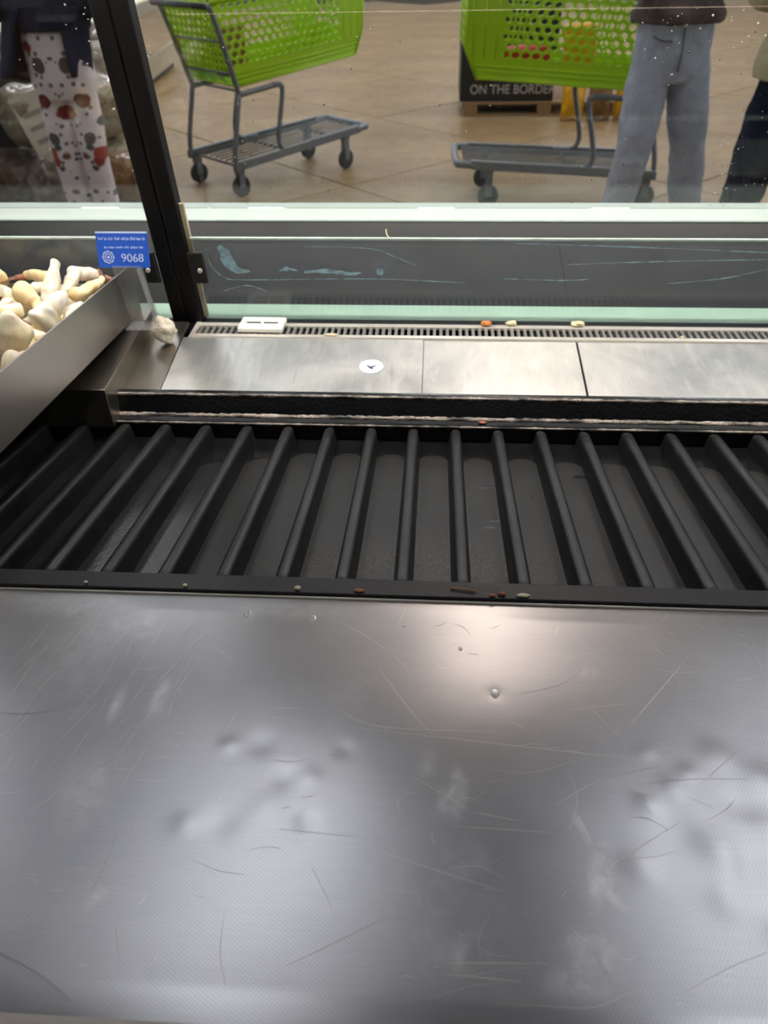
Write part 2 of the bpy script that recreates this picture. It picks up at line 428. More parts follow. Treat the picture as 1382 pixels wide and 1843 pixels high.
# ceiling lamps (long linear fixtures)
def ceiling_lamp(x, y, L, wd=.2, mt='lamp'):
    t = empty('ceiling_light', (x, y, CEIL-.12))
    G().box(-wd/2-.02, wd/2+.02, -L/2, L/2, .03, .12).build('housing', 'lampbody', t)
    G().box(-wd/2, wd/2, -L/2+.01, L/2-.01, .0, .03).build('diffuser', mt, t)
    tag(t, 'long white linear ceiling lamp above the shop', 'lamp', 'linear ceiling lamps'); return t
ceiling_lamp(-.92, 2.05, 1.15, .19); ceiling_lamp(.60, 4.5, 1.5, .42, 'lampwarm')
for (x, y, L) in [(1.78, 2.1, 1.6), (-3.1, 2.4, .9), (-2.0, 4.7, 1.3), (4.4, 2.6, 1.5), (-4.6, 2.6, 1.5)]: ceiling_lamp(x, y, L)  # middle entry is added to lighten the steel sheet's far left
for k in range(5):
    for q in range(5): ceiling_lamp(-5.6+2.8*q+(.6 if k % 2 else 0), 7.2+2.9*k, 1.8, .55)  # far rows made denser and wider, added to brighten the shop


# ================================================================== DISPLAY CASE
X0, X1 = -1.05, 1.05
case = empty('display_case', (0, 0.15, 0))
tag(case, 'seafood display case with aluminium deck, slotted air grille and white ledge', 'display case')
def C_(g, name, mat, parent=case, **k):   # children in world coordinates
    o = g.build(name, mat, parent, **k)
    if parent is case: o.location = (0, -.15, 0)
    return o
C_(G().box(X0, X1, .53, 1.40, .06, .80), 'cabinet_body', 'steel2')
C_(G().box(X0+.02, X1-.02, .56, 1.36, 0, .06), 'toe_kick', 'dark')
# deck panels sloping up to the grille
def zpan(y): return .900+.1405*(y-.985)
for k, (a, b) in enumerate([(-.4005, -.0142), (-.0138, .2228), (.2256, .62), (.6226, 1.04)]):
    dz = (.0012, 0, 0, .0)[k]
    y0, y1 = .978, 1.129
    C_(G().hexa([(x, y, zpan(y)+o+dz) for o in (-.006, 0) for y in (y0, y1) for x in (a, b)]), 'deck_panel', 'panel', bevel=.0008)
C_(G().box(X0, X1, .980, 1.25, .80, .872), 'deck_support', 'dark')
# grille: frame + bars
gr = C_(G().box(-.388, 1.04, 1.1295, 1.1395, .9165, .9235).box(-.388, 1.04, 1.178, 1.190, .9150, .9200).box(-.394, -.386, 1.1295, 1.19, .915, .9208), 'air_grille', 'bright', bevel=.001)
C_(G().box(-.39, 1.04, 1.132, 1.192, .885, .888), 'grille_well', 'blackpart')
bar = None
for i in range(137):
    x = -.3805+i*.01035
    if bar is None: o = G().box(-.0024, .0024, 1.138, 1.180, .908, .9195).build('bar', 'steel_bar', gr); bar = o.data
    else: o = link('bar', bar, None, gr)
    o.location.x = x
# riser seat, mint strip, liner wall and customer ledge
C_(G().box(X0, X1, 1.190, 1.2105, .9, .9175), 'glass_channel', 'darkwall')
C_(G().hexa([(x, y, z) for (y, z) in ((1.2115, .900), (1.268, .900), (1.2115, .9175), (1.268, .9195)) for x in (X0, X1)]), 'pale_strip', 'mint')
C_(G().add([(x, y, z) for (y, z) in ((1.268, .905), (1.338, 1.020), (1.348, 1.036), (1.40, 1.036), (1.40, .80), (1.268, .80)) for x in (X0, X1)],
   [(0, 1, 3, 2), (2, 3, 5, 4), (4, 5, 7, 6), (6, 7, 9, 8), (8, 9, 11, 10), (10, 11, 1, 0), (0, 2, 4, 6, 8, 10), (1, 11, 9, 7, 5, 3)]), 'liner_wall', 'darkwall')
C_(G().box(X0, X1, 1.346, 1.446, 1.0365, 1.040), 'front_ledge', 'ledge', bevel=.001)
C_(G().box(X0, X1, 1.402, 1.440, .06, 1.036), 'front_panel', 'darkwall')
# lamp rail under the canopy
lr = C_(G().box(X0, X1, .965, 1.08, 1.625, 1.67), 'lamp_rail', 'lampbody', bevel=.004)
G().box(X0, X1, .965, .970, 1.518, 1.626).build('glare_shield', 'lampbody', lr)  # unseen shield, added to keep the case lamp off the steel sheet
G().box(X0+.05, X1-.05, .985, 1.020, 1.613, 1.625).build('lamp_tube', 'caselamp', lr)

# ------------------------------------------------------------------ glass (leans 10 degrees towards the server)
T10 = math.tan(R(10))
def pane(name, x0, x1, yb, zb, zt, th, mat, edge=None):
    y = lambda z, o: yb-(z-zb)*T10+o
    return G().hexa([(x, y(z, o), z) for z in (zb, zt) for o in (0, th) for x in (x0, x1)])
def front_pane(x0, x1, label):
    t = empty('front_glass', ((x0+x1)/2, 1.42, 1.04)); tag(t, label, 'glass pane', 'tall front panes of the case')
    o = pane('pane', x0, x1, 1.408, 1.0405, 1.67, .006, 'glass').build('pane', 'glass', t); o.location = -Vector(t.location); return t
fgR = front_pane(-.408, 1.04, 'tall clear front glass pane right of the black post, speckled with water')
fgL = front_pane(-1.04, -.412, 'tall clear front glass pane left of the black post, speckled with water')
def on_front(x, z, o=0): return Vector((x, 1.408-(z-1.0405)*T10-o, z))
sm_ = G().hexa([on_front(x, z, -o) for z in (1.3385, 1.3400) for o in (-.0012, -.0004) for x in (-.40, 1.03)]).build('joint_line', 'seam', fgR); sm_.location = -Vector(fgR.location)  # thin pale translucent line across the right pane
def droplets(parent, x0, x1, n, mat, rmin, rmax, seed, clusters):
    rnd = random.Random(seed); g = G()
    for _ in range(n):
        if rnd.random() < .45 and clusters:
            cx, cz, sx, sz = rnd.choice(clusters); x = rnd.gauss(cx, sx); z = rnd.gauss(cz, sz)
        else: x = rnd.uniform(x0, x1); z = rnd.uniform(1.05, 1.5)
        if not (x0 < x < x1 and 1.045 < z < 1.52): continue
        r = rnd.uniform(rmin, rmax)*(1 if rnd.random() < .85 else 1.7)
        g.ellip(on_front(x, z, .0002), (r*rnd.uniform(.8, 1.6), r*.35, r), 6, 4)
    o = g.build('water_spots', mat, parent, True); o.location = -Vector(parent.location); o['kind'] = 'stuff'
cl = [(.54, 1.10, .03, .05), (.36, 1.30, .05, .03), (.30, 1.09, .1, .03), (-.33, 1.2, .03, .08), (.48, 1.1, .02, .06)]
droplets(fgR, -.39, 1.03, 230, 'drop', .0004, .0010, 3, cl)
droplets(fgR, -.39, 1.03, 150, 'dropdark', .0005, .0011, 4, cl)
droplets(fgL, -1.03, -.43, 120, 'drop', .0006, .0013, 5, [(-.52, 1.34, .03, .03), (-.48, 1.28, .02, .04)])

def riser(x0, x1, label):
    t = empty('riser_glass', ((x0+x1)/2, 1.2, .918)); tag(t, label, 'glass pane', 'low riser panes behind the grille')
    o = pane('pane', x0, x1, 1.1985, .9176, 1.0620, .006, 'riser').build('pane', 'riser', t); o.location = -Vector(t.location)
    e = pane('edge', x0, x1, 1.1985-(1.0622-.9176)*T10, 1.0622, 1.0650, .006, 'gedge').build('polished_edge', 'gedge', t); e.location = -Vector(t.location)
    return t
rsR = riser(-.378, 1.04, 'low greenish riser glass behind the slotted grille, smeared with water')
rsL = riser(-1.04, -.462, 'low greenish riser glass behind the steel pan of shrimp')
def on_riser(x, z, o=.0006): return Vector((x, 1.1985-(z-.9176)*T10-o, z))
def streak(pts, widths, parent=rsR, mat='haze', name='water_smear', wob=.4):
    p = curve_pts([(x, 0, z) for x, z in pts], 5); g = G(); n = len(p); v = []
    for i, q in enumerate(p):
        wdt = np.interp(i/(n-1), np.linspace(0, 1, len(widths)), widths)*(1+wob*math.sin(i*1.7))
        d = (p[min(i+1, n-1)]-p[max(i-1, 0)]).normalized(); nn = Vector((-d.z, 0, d.x))*wdt/2
        v += [on_riser((q+nn).x, (q+nn).z), on_riser((q-nn).x, (q-nn).z)]
    v2 = v+[a-Vector((0, .0003, 0)) for a in v]; k = len(v); f = []
    for i in range(n-1):
        a = 2*i; f += [(a, a+1, a+3, a+2), (k+a, k+a+2, k+a+3, k+a+1), (a, a+2, k+a+2, k+a), (a+1, k+a+1, k+a+3, a+3)]
    o = G().add(v2, f).build(name, mat, parent); o.location = -Vector(parent.location)
streak([(-.334, 1.052), (-.326, 1.040), (-.324, 1.027), (-.312, 1.012), (-.292, 1.010)], [.006, .016, .020, .012, .002], wob=.1)
streak([(-.245, 1.011), (-.232, 1.0145), (-.215, 1.0115)], [.002, .006, .001])
streak([(-.205, 1.009), (-.17, 1.011), (-.135, 1.0065), (-.115, 1.0085)], [.003, .007, .006, .002], wob=.2)
streak([(-.090, 1.0095), (-.085, 1.010), (-.080, 1.0095)], [.008, .011, .007], wob=0)
for pts in ([(-.355, 1.05), (-.352, 1.02), (-.335, 1.0), (-.30, .995), (-.10, .998), (.05, .992)], [(-.34, .975), (-.30, .985), (-.27, .975)], [(-.20, 1.052), (-.1, 1.049), (-.06, 1.035), (-.03, 1.022)],
            [(.10, 1.0), (.2, .9975), (.24, 1.0)], [(.36, .993), (.45, 1.004), (.54, 1.03)], [(.12, 1.058), (.3, 1.053), (.52, 1.044)], [(.2, 1.024), (.34, 1.03), (.5, 1.034)]):
    streak(pts, [.0004, .0010, .0006], wob=.8)

# ------------------------------------------------------------------ black mullion post
post = empty('mullion_post', (-.41, 1.20, .90)); tag(post, 'black upright post between the two front glass panes', 'post')
def pz(x, z, o): return (x, 1.2015-(z-.9)*T10+o, z)
def lean(x0, x1, z0, z1, o0, o1): return G().hexa([pz(x, z, o) for z in (z0, z1) for o in (o0, o1) for x in (x0, x1)])
def P_(g, name, mat, par=None, **k):
    o = g.build(name, mat, par or post, **k)
    if par is None: o.location = -Vector(post.location)
    return o
P_(lean(-.4345, -.4105, .893, 1.67, -.008, .02), 'left_rail', 'post', bevel=.003)
P_(lean(-.4075, -.3835, .893, 1.67, -.008, .02), 'right_rail', 'post', bevel=.003)
P_(lean(-.4105, -.4075, .893, 1.67, -.004, .018), 'groove', 'blackpart')
P_(lean(-.3834, -.3755, .925, 1.118, .002, .008), 'gasket', 'gasket', bevel=.001)
for sgn, (a, b), sx in ((1, (-.3834, -.3585), -.3665), (-1, (-.4575, -.4346), -.4495)):
    bk = P_(lean(a, b, .993, 1.046, -.0155, -.0065), 'bracket', 'blackpart', bevel=.003)
    G().cyl(pz(sx, 1.017, -.0165), (0, -1, -T10), .0036, .004, 14).build('screw', 'bright', bk, bevel=.0008)

# ------------------------------------------------------------------ white two-slot tag holder lying on the grille
def holder():
    t = empty('price_tag_holder', (-.2775, 1.163, .9238)); tag(t, 'small white plastic tag holder with two slots lying on the grille', 'tag holder')
    g = G(); W2, D2, H = .0365, .0225, .0085
    xs = [-W2, -.0255, -.0025, .0025, .0255, W2]; ys = [-D2, -.0015, .0055, D2]
    for i in range(5):
        for j in range(3):
            if j == 1 and i in (1, 3): continue
            g.box(xs[i], xs[i+1], ys[j], ys[j+1], 0, H)
    bm = bmesh.new(); me = bpy.data.meshes.new('body'); me.from_pydata(g.v, [], g.f); bm.from_mesh(me)
    bmesh.ops.remove_doubles(bm, verts=bm.verts, dist=1e-5)
    seen = {}
    for f in list(bm.faces):
        k = tuple(sorted(v.index for v in f.verts)); seen.setdefault(k, []).append(f)
    bmesh.ops.delete(bm, geom=[f for fs in seen.values() if len(fs) > 1 for f in fs], context='FACES_ONLY')
    bmesh.ops.recalc_face_normals(bm, faces=bm.faces); bm.to_mesh(me); bm.free()
    o = link('body', me, 'whiteplastic', t); m = o.modifiers.new('bevel', 'BEVEL'); m.width = .0022; m.segments = 3; m.limit_method = 'ANGLE'
    G().box(-.030, .030, -.006, .010, .0004, H-.0016).build('slot_floor', 'blackpart', t)
    t.rotation_euler = (0, 0, R(-1))
holder()

# ================================================================== BLACK RIBBED TRAY
tray = empty('ribbed_tray', (0, .54, .85)); tag(tray, 'black ribbed plastic display tray, wet and speckled, set into the counter', 'tray')
TX0, TX1 = -.66, 1.0
def T_(g, name, mat, **k):
    o = g.build(name, mat, tray, **k); o.location = -Vector(tray.location); return o
ztop = lambda y: .938-.1584*(y-.55)
zfl = lambda y: ztop(y)-.026
# floor with dry film and grit attributes
def tray_floor():
    xs = np.arange(TX0, TX1+.001, .004); ys = np.linspace(.537, .956, 150)
    Xg, Yg = np.meshgrid(xs, ys); Z = zfl(Yg)
    v = np.stack([Xg, Yg, Z], -1).reshape(-1, 3); nx, ny = len(xs), len(ys)
    idx = np.arange(nx*ny).reshape(ny, nx)
    f = np.stack([idx[:-1, :-1], idx[:-1, 1:], idx[1:, 1:], idx[1:, :-1]], -1).reshape(-1, 4)
    me = bpy.data.meshes.new('tray_floor'); me.from_pydata(v.tolist(), [], f.tolist()); me.update()
    # each channel: matt film from the front up to a rounded end
    k = np.floor((Xg-.035)/.0595); c = .035+(k+.5)*.0595; d = np.abs(Xg-c)/.0205
    rng = np.random.RandomState(3); offs = rng.uniform(-.006, .006, 200)
    end = .893-.055*np.clip(Xg-.0, 0, 1)-.25*np.clip(-.16-Xg, 0, 1)+offs[(k.astype(int)+60) % 200]-.018*np.clip(d, 0, 1)**3
    dry = 1/(1+np.exp(-(end-Yg)/.0016)); dry *= 1/(1+np.exp((d-1.05)/.05))
    dry *= np.clip((Xg+.36)/.12, 0, 1)
    edge = np.exp(-((end-.004-Yg)/.004)**2)*(d < 1)
    dry = np.clip(dry*.8+edge*.5*dry, 0, 1)
    for (px, py, rx, ry) in [(.196, .838, .012, .006), (.214, .80, .006, .005), (.275, .842, .012, .007), (.07, .80, .014, .002), (.082, .81, .01, .002), (.07, .70, .01, .002), (.08, .715, .012, .003), (-.19, .565, .006, .004), (.128, .775, .004, .003), (.165, .78, .008, .003), (.32, .74, .004, .012)]:
        dry *= 1-.85*np.exp(-(((Xg-px)/rx)**2+((Yg-py)/ry)**2)**2)
    grit = np.exp(-((Yg-.615)/.05)**2)*np.exp(-((Xg+.0)/.16)**2)+.55*np.exp(-(((Xg+.30)/.035)**2+((Yg-.64)/.08)**2))
    for nm, a in (('dry', dry), ('grit', np.clip(grit, 0, 1))):
        at = me.attributes.new(nm, 'FLOAT', 'POINT'); at.data.foreach_set('value', a.reshape(-1).astype(np.float32))
    o = link('tray_floor', me, 'tray_floor', tray, True); o.location = -Vector(tray.location)
tray_floor()
# front flange with its inner wall (one folded profile), back rim, ends
T_(G().sweepx([(.5135, .9505), (.5135, .9550), (.5325, .9562), (.5345, .9550), (.5385, .906), (.5365, .906), (.5325, .9530), (.5160, .9518)], TX0, TX1), 'front_flange', 'blackmatt', bevel=.0006)
T_(G().sweepx([(.944, .846), (.944, .8735), (.9465, .8760), (.9565, .8775), (.958, .8785), (.9665, .9065), (.9685, .9092), (.972, .9100), (.9768, .9100), (.9768, .902), (.968, .875), (.968, .843)], -.470, TX1), 'back_rim', 'blackgloss', bevel=.001, seg=3)
T_(G().sweepx([(.944, .846), (.944, .868), (.968, .870), (.968, .843)], TX0, -.4705), 'back_step', 'blackmatt', bevel=.001)
def glint_line(prof, name):  # pale strips along the rim edges, highlight lines put into the colour
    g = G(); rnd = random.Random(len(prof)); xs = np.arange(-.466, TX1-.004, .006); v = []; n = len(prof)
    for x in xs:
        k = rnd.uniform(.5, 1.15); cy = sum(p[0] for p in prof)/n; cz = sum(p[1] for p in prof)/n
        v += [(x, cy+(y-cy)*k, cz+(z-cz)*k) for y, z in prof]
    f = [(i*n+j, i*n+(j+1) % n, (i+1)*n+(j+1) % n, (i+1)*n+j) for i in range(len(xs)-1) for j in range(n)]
    T_(G().add(v, f), name, 'scale', smooth=True)  # 'scale' is the painted highlight colour
glint_line([(.9653, .9052), (.9662, .9078), (.9680, .9095), (.9690, .9085), (.9675, .9060)], 'worn_edge')
glint_line([(.9555, .8770), (.9555, .8784), (.9572, .8796), (.9592, .8822), (.9592, .8790)], 'water_line')
glint_line([(.9430, .8725), (.9430, .8742), (.9452, .8756), (.9455, .8740)], 'worn_step')
T_(G().box(TX0-.006, TX0, .52, .97, .84, .955), 'end_wall', 'blackmatt'); T_(G().box(TX1, TX1+.006, .52, .97, .84, .955), 'end_wall', 'blackmatt')
# ribs: rounded trapezoid bars, shared mesh
def rib_mesh():
    prof = [(-.0105, -.0265), (-.0075, -.006), (-.0064, -.0022), (-.0035, -.0003), (0, .0), (.0035, -.0003), (.0064, -.0022), (.0075, -.006), (.0105, -.0265)]
    ys = [.538]+list(np.linspace(.56, .92, 10))+[.930, .937, .9405]; sc = [1]*11+[.97, .80, .45]
    v = []; n = len(prof)
    for y, s in zip(ys, sc):
        drop = (1-s)*.012
        for (x, z) in prof: v.append((x*(s if s > .9 else s*.9+.1), y, ztop(y)+z*1.0-drop*(1 if z > -.02 else 0)))
    f = []
    for i in range(len(ys)-1):
        for k in range(n-1): f.append((i*n+k, i*n+k+1, (i+1)*n+k+1, (i+1)*n+k))
    f += [tuple(range(n)), tuple(range((len(ys)-1)*n, len(ys)*n))]
    return G().add(v, f)
rib = None
for k in range(-11, 17):
    if rib is None: o = rib_mesh().build('rib', 'tray', tray, True); rib = o.data
    else: o = link('rib', rib, None, tray)
    o.location = Vector((.0350+k*.0595, 0, 0))-Vector(tray.location)

# ================================================================== STEEL WORK COUNTER (foreground sheet)
ctr = empty('work_counter', (0, .3, 0)); tag(ctr, 'scratched and dented brushed steel work counter in the foreground', 'counter')
DENTS = [(57, 407, 6, -.25), (219, 358, 13, .5), (195, 342, 8, .4), (224, 317, 11, -.5), (145, 269, 12, .55), (197, 250, 12, .5), (176, 294, 16, -.5), (246, 340, 14, .6), (-81, 289, 8, -.45), (-149, 350, 7, .35), (-102, 323, 9, -.35), (-139, 286, 11, -.4), (202, 283, 14, .6), (217, 272, 10, -.5), (-166, 284, 9, .4), (-124, 351, 10, -.35), (167, 360, 7, .3), (-82, 324, 8, .3), (-60, 349, 7, -.25), (240, 300, 12, .6), (180, 330, 9, .4), (225, 235, 12, .6), (-110, 300, 12, .35), (160, 315, 9, .4)]
def zplate(X, Y):
    Z = np.full_like(X, .95)
    # slow oil-canning of the thin sheet
    Z = Z+.0011*np.sin((X+.02)*11+1.2)*np.cos((Y-.3)*7)+.0007*np.sin(X*19-.6+Y*5)+.0005*np.sin(Y*23+X*6)
    for (x, y, r, a) in DENTS:
        r = r/1000; Z = Z+a*.0008*np.exp(-(((X-x/1000)**2+(Y-y/1000)**2)/(r*r)))
    e = np.clip((Y-.162)/.02, 0, 1); e2 = np.clip((.513-Y)/.02, 0, 1)
    return .95+(Z-.95)*e*e2
BL = [(-264, 474, 23, 11, -20, 1), (-248, 464, 13, 13, 0, .8), (-215, 394, 6, 19, 0, .9), (-248, 382, 5, 16, 0, .6), (26, 316, 7, 19, 0, 1), (16, 311, 5, 11, 0, .8), (4, 338, 7, 14, 0, .5), (118, 260, 8, 23, 20, 1), (121, 249, 4, 16, -45, 1), (110, 294, 3, 16, -20, .9), (105, 211, 18, 16, 45, .9), (96, 195, 20, 9, 0, .7), (26, 207, 20, 13, 0, .6), (16, 208, 5, 7, 0, .9), (-210, 230, 7, 5, -50, 1), (-159, 485, 4, 7, 0, .9), (31, 263, 20, 26, 0, .35), (-247, 306, 20, 33, 0, .4), (136, 434, 9, 6, 0, .7), (-56, 402, 31, 19, 0, .2), (-300, 440, 40, 50, 0, .4), (-330, 490, 60, 16, 0, .5), (-120, 495, 60, 10, 0, .4), (20, 230, 60, 40, 0, .3)]
def plate():
    xs = np.concatenate([np.arange(-1.04, -.52, .02), np.arange(-.52, .48, .0026), np.arange(.48, 1.041, .02)]); ys = np.linspace(.162, .513, 150)
    Xg, Yg = np.meshgrid(xs, ys); Z = zplate(Xg, Yg); nx, ny = len(xs), len(ys)
    v = np.stack([Xg, Yg, Z], -1).reshape(-1, 3); idx = np.arange(nx*ny).reshape(ny, nx)
    f = np.stack([idx[:-1, :-1], idx[:-1, 1:], idx[1:, 1:], idx[1:, :-1]], -1).reshape(-1, 4)
    me = bpy.data.meshes.new('top_sheet'); me.from_pydata(v.tolist(), [], f.tolist()); me.update()
    s = np.zeros_like(Xg)
    for (x, y, rx, ry, a, st) in BL:
        a = R(-a); dx = (Xg-x/1000); dy = (Yg-y/1000)
        p = (dx*math.cos(a)+dy*math.sin(a))/(rx/1000); q = (-dx*math.sin(a)+dy*math.cos(a))/(ry/1000)
        s = np.maximum(s, st*np.exp(-(p*p+q*q)**1.3))
    at = me.attributes.new('smear', 'FLOAT', 'POINT'); at.data.foreach_set('value', s.reshape(-1).astype(np.float32))
    o = link('top_sheet', me, 'plate', ctr, True); o.location = -Vector(ctr.location)
plate()
def W_(g, name, mat, **k):
    o = g.build(name, mat, ctr, **k); o.location = -Vector(ctr.location); return o
W_(G().box(-1.04, 1.04, .5130, .5150, .938, .9502), 'back_edge', 'bright')
W_(G().tube([(-1.04, .5118, .9508), (1.04, .5118, .9508)], .0013, 8), 'back_bead', 'bright', smooth=True)
W_(G().sweepx([(.1625, .9500), (.158, .9496), (.1555, .9475), (.1548, .944), (.1548, .925), (.1575, .925), (.1575, .9435), (.1600, .9470), (.1625, .9475)], -1.04, 1.04), 'front_lip', 'bright', smooth=False)
W_(G().box(-1.04, 1.04, .158, .5125, .915, .9445), 'core_board', 'dark')
W_(G().box(-1.04, 1.04, .085, .1545, .885, .915), 'bumper_rail', 'bumper', bevel=.008, seg=3)
W_(G().box(-1.02, 1.02, .165, .50, .0, .915), 'cabinet', 'steel2')
# scratches
def scratches():
    rnd = random.Random(11)
    L = [[(-59, 369), (54, 359), (161, 352)], [(-99, 492), (-62, 473), (-31, 448), (-11, 424)], [(-40, 432), (-15, 393), (12, 357)], [(158, 380), (213, 444)], [(196, 329), (243, 369)], [(95, 310), (129, 332), (172, 346)], [(-25, 269), (12, 258), (38, 251), (62, 245)], [(20, 290), (89, 289)], [(16, 202), (79, 205)], [(16, 196), (62, 194)], [(42, 182), (74, 182), (102, 183), (126, 193)], [(92, 228), (103, 218), (117, 197)], [(-202, 283), (-182, 252)], [(-211, 270), (-214, 233)], [(-196, 222), (-180, 190)], [(126, 268), (178, 302)], [(36, 301), (70, 296)], [(109, 303), (115, 286)], [(-8, 328), (36, 301)], [(-68, 385), (-31, 370), (59, 370)], [(223, 456), (186, 413), (158, 380)], [(-72, 257), (-54, 229)], [(75, 408), (112, 421), (138, 446)], [(-148, 381), (-157, 354)], [(226, 516), (209, 495)], [(-252, 320), (-207, 352)], [(-81, 195), (-19, 228)], [(-192, 470), (-209, 443)]]
    Ls = [(l, rnd.uniform(.0002, .00036)) for l in L]
    for _ in range(70):   # raking strokes on the left
        x = rnd.uniform(-360, -200); y = rnd.uniform(300, 480); ln = rnd.uniform(15, 70); a = R(rnd.gauss(76, 7))
        Ls.append(([(x, y), (x+ln*math.cos(a), min(508, y+ln*math.sin(a)))], rnd.uniform(.00009, .0002)))
    for _ in range(170):
        x = rnd.uniform(-380, 330); y = rnd.uniform(175, 495); ln = rnd.expovariate(1/16)+3; a = rnd.uniform(0, 6.28) if rnd.random() < .5 else rnd.gauss(0, .25)
        c = rnd.uniform(-.4, .4)
        Ls.append(([(x, y), (x+ln*.5*math.cos(a), y+ln*.5*math.sin(a)), (x+ln*math.cos(a+c), y+ln*math.sin(a+c))], rnd.uniform(.00009, .00022)))
    g = G()
    for pts, wd in Ls:
        p = curve_pts([(x/1000, y/1000, 0) for x, y in pts], 10 if len(pts) < 4 else 8); v = []
        p = [q for q in p if .166 < q.y < .509]
        if len(p) < 3: continue
        n = len(p)
        for i, q in enumerate(p):
            d = (p[min(i+1, n-1)]-p[max(i-1, 0)]).normalized(); nn = Vector((-d.y, d.x, 0))*wd*min(1, .25+2*min(i, n-1-i)/n)
            for s in (1, -1):
                r = q+nn*s; v.append((r.x, r.y, float(zplate(np.array([r.x]), np.array([r.y]))[0])+.00012))
        g.add(v, [(2*i, 2*i+1, 2*i+3, 2*i+2) for i in range(n-1)])
    o = W_(g, 'scratches', 'scratch'); o['kind'] = 'stuff'
scratches()
# dried drops
for (x, y, r) in [(57, 407, 5), (-163, 491, 4.5), (-102, 486, 4), (-20, 480, 2), (30, 455, 2.5)]:
    g = G(); z = float(zplate(np.array([x/1000]), np.array([y/1000]))[0])
    g.ellip((x/1000, y/1000, z), (r/1000*.75, r/1000*1.1, .00035), 16, 8)
    W_(g, 'water_drop', 'plate', smooth=True)

# ================================================================== STEEL PAN WITH SHRIMP
supp = empty('pan_support', (-.60, 1.06, .87)); tag(supp, 'stainless steel step that carries the far end of the shrimp pan', 'support')
g = G()
xr = -.4565
def zsup(y): return .9335+.079*(y-.935)
v = [(x, y, z) for y in (.930, 1.172) for x, z in ((-1.0, .872), (xr, .872), (xr, zsup(y)), (-1.0, zsup(y)))]
g.add(v, [(0, 1, 2, 3), (7, 6, 5, 4), (0, 4, 5, 1), (1, 5, 6, 2), (2, 6, 7, 3), (3, 7, 4, 0)])
o = g.build('step', 'steel2', supp, bevel=.0012); o.location = -Vector(supp.location)
o = G().hexa([(x, y, zpan(y)+z) for z in (-.003, .0022) for y in (.978, 1.172) for x in (xr, -.4015)]).build('base_flange', 'steel2', supp, bevel=.0005); o.location = -Vector(supp.location)
sup2 = empty('pan_rest', (-.64, .575, .955)); tag(sup2, 'steel bar under the near end of the shrimp pan', 'support')
G().box(-.2, .16, -.012, .012, -.0, .0405).build('bar', 'steel2', sup2, bevel=.002)

pan = empty('steel_pan', (-.64, .86, .97)); tag(pan, 'sloping stainless steel pan holding the heap of raw shrimp', 'pan')
def zpb(y): return .9857-.0806*(y-.6954)
def panbox(x0, x1, y0, y1, h0, h1): return G().hexa([(x, y, zpb(y)+h) for h in (h0, h1) for y in (y0, y1) for x in (x0, x1)])
def N_(g, name, mat, **k):
    o = g.build(name, mat, pan, **k); o.location = -Vector(pan.location); return o
PH = .0775
N_(panbox(-.478, -.4755, .553, 1.168, 0, PH), 'right_wall', 'steel', bevel=.0007)
N_(panbox(-.825, -.8225, .553, 1.168, 0, PH), 'left_wall', 'steel', bevel=.0007)
N_(panbox(-.8224, -.4781, 1.1655, 1.168, 0, .045), 'far_wall', 'steel'); N_(panbox(-.8224, -.4781, .553, .5555, 0, PH), 'near_wall', 'steel')
N_(panbox(-.8224, -.4781, .5556, 1.1654, 0, .002), 'pan_floor', 'steel')

def shrimp_body(L=.075, r=.013, bend=1.6, seed=0, tailr=.4):
    rnd = random.Random(seed); n = 22; p = []; rr = []
    for i in range(n):
        t = i/(n-1); a = bend*(t-.35)
        R0 = L/max(bend, .2)
        p.append(Vector((R0*math.sin(a), 0, R0*(math.cos(a)-1))))
        prof = (math.sin(min(1, t*5+.12)*math.pi/2)**.7)*(1-(1-tailr)*t**1.5)
        if i == n-1: prof *= .55
        seg = 1+.035*math.cos(t*math.pi*11)
        rr.append((r*prof*seg*.82, r*prof*seg))
    return G().tube(p, rr, 14), p
def warp(o, seed, a):
    off = Vector((seed*1.37, seed*.61, seed*2.1))
    for v in o.data.vertices:
        n = Vector((noise.noise(v.co*45+off), noise.noise(v.co*45+off+Vector((9, 0, 0))), noise.noise(v.co*45+off+Vector((0, 9, 0)))))
        v.co += n*a
def shrimp(loc, yaw, roll, pitch, L, r, bend, mat, label, tail=True, seed=0):
    t = empty('shrimp', loc); t.rotation_euler = (roll, pitch, yaw); tag(t, label, 'shrimp', 'raw shrimp heaped in the steel pan')
    g, p = shrimp_body(L, r, bend, seed, .42); b = g.build('body', mat, t, True); warp(b, seed, r*.42)
    m = b.modifiers.new('sub', 'SUBSURF'); m.levels = m.render_levels = 1
    if tail:
        d = (p[-1]-p[-3]).normalized(); q = p[-1]; up = Vector((-d.z, 0, d.x)); sd = Vector((0, 1, 0)); g = G()
        g.tube([q-d*.004, q+d*.010, q+d*.020], [r*.40, r*.36, r*.05], 8)
        for s in (-1, 1):
            for sp in (.35, .8):
                e = q+d*.030+sd*s*sp*.014; mid = (q+e)/2+up*.001
                g.tube([q+d*.003, mid, e, e+d*.002], [(.0025, .0014), (.0050, .0012), (.0040, .0009), (.001, .0005)], 8)
        g.build('tail_fin', 'tail', t, True)
    return t
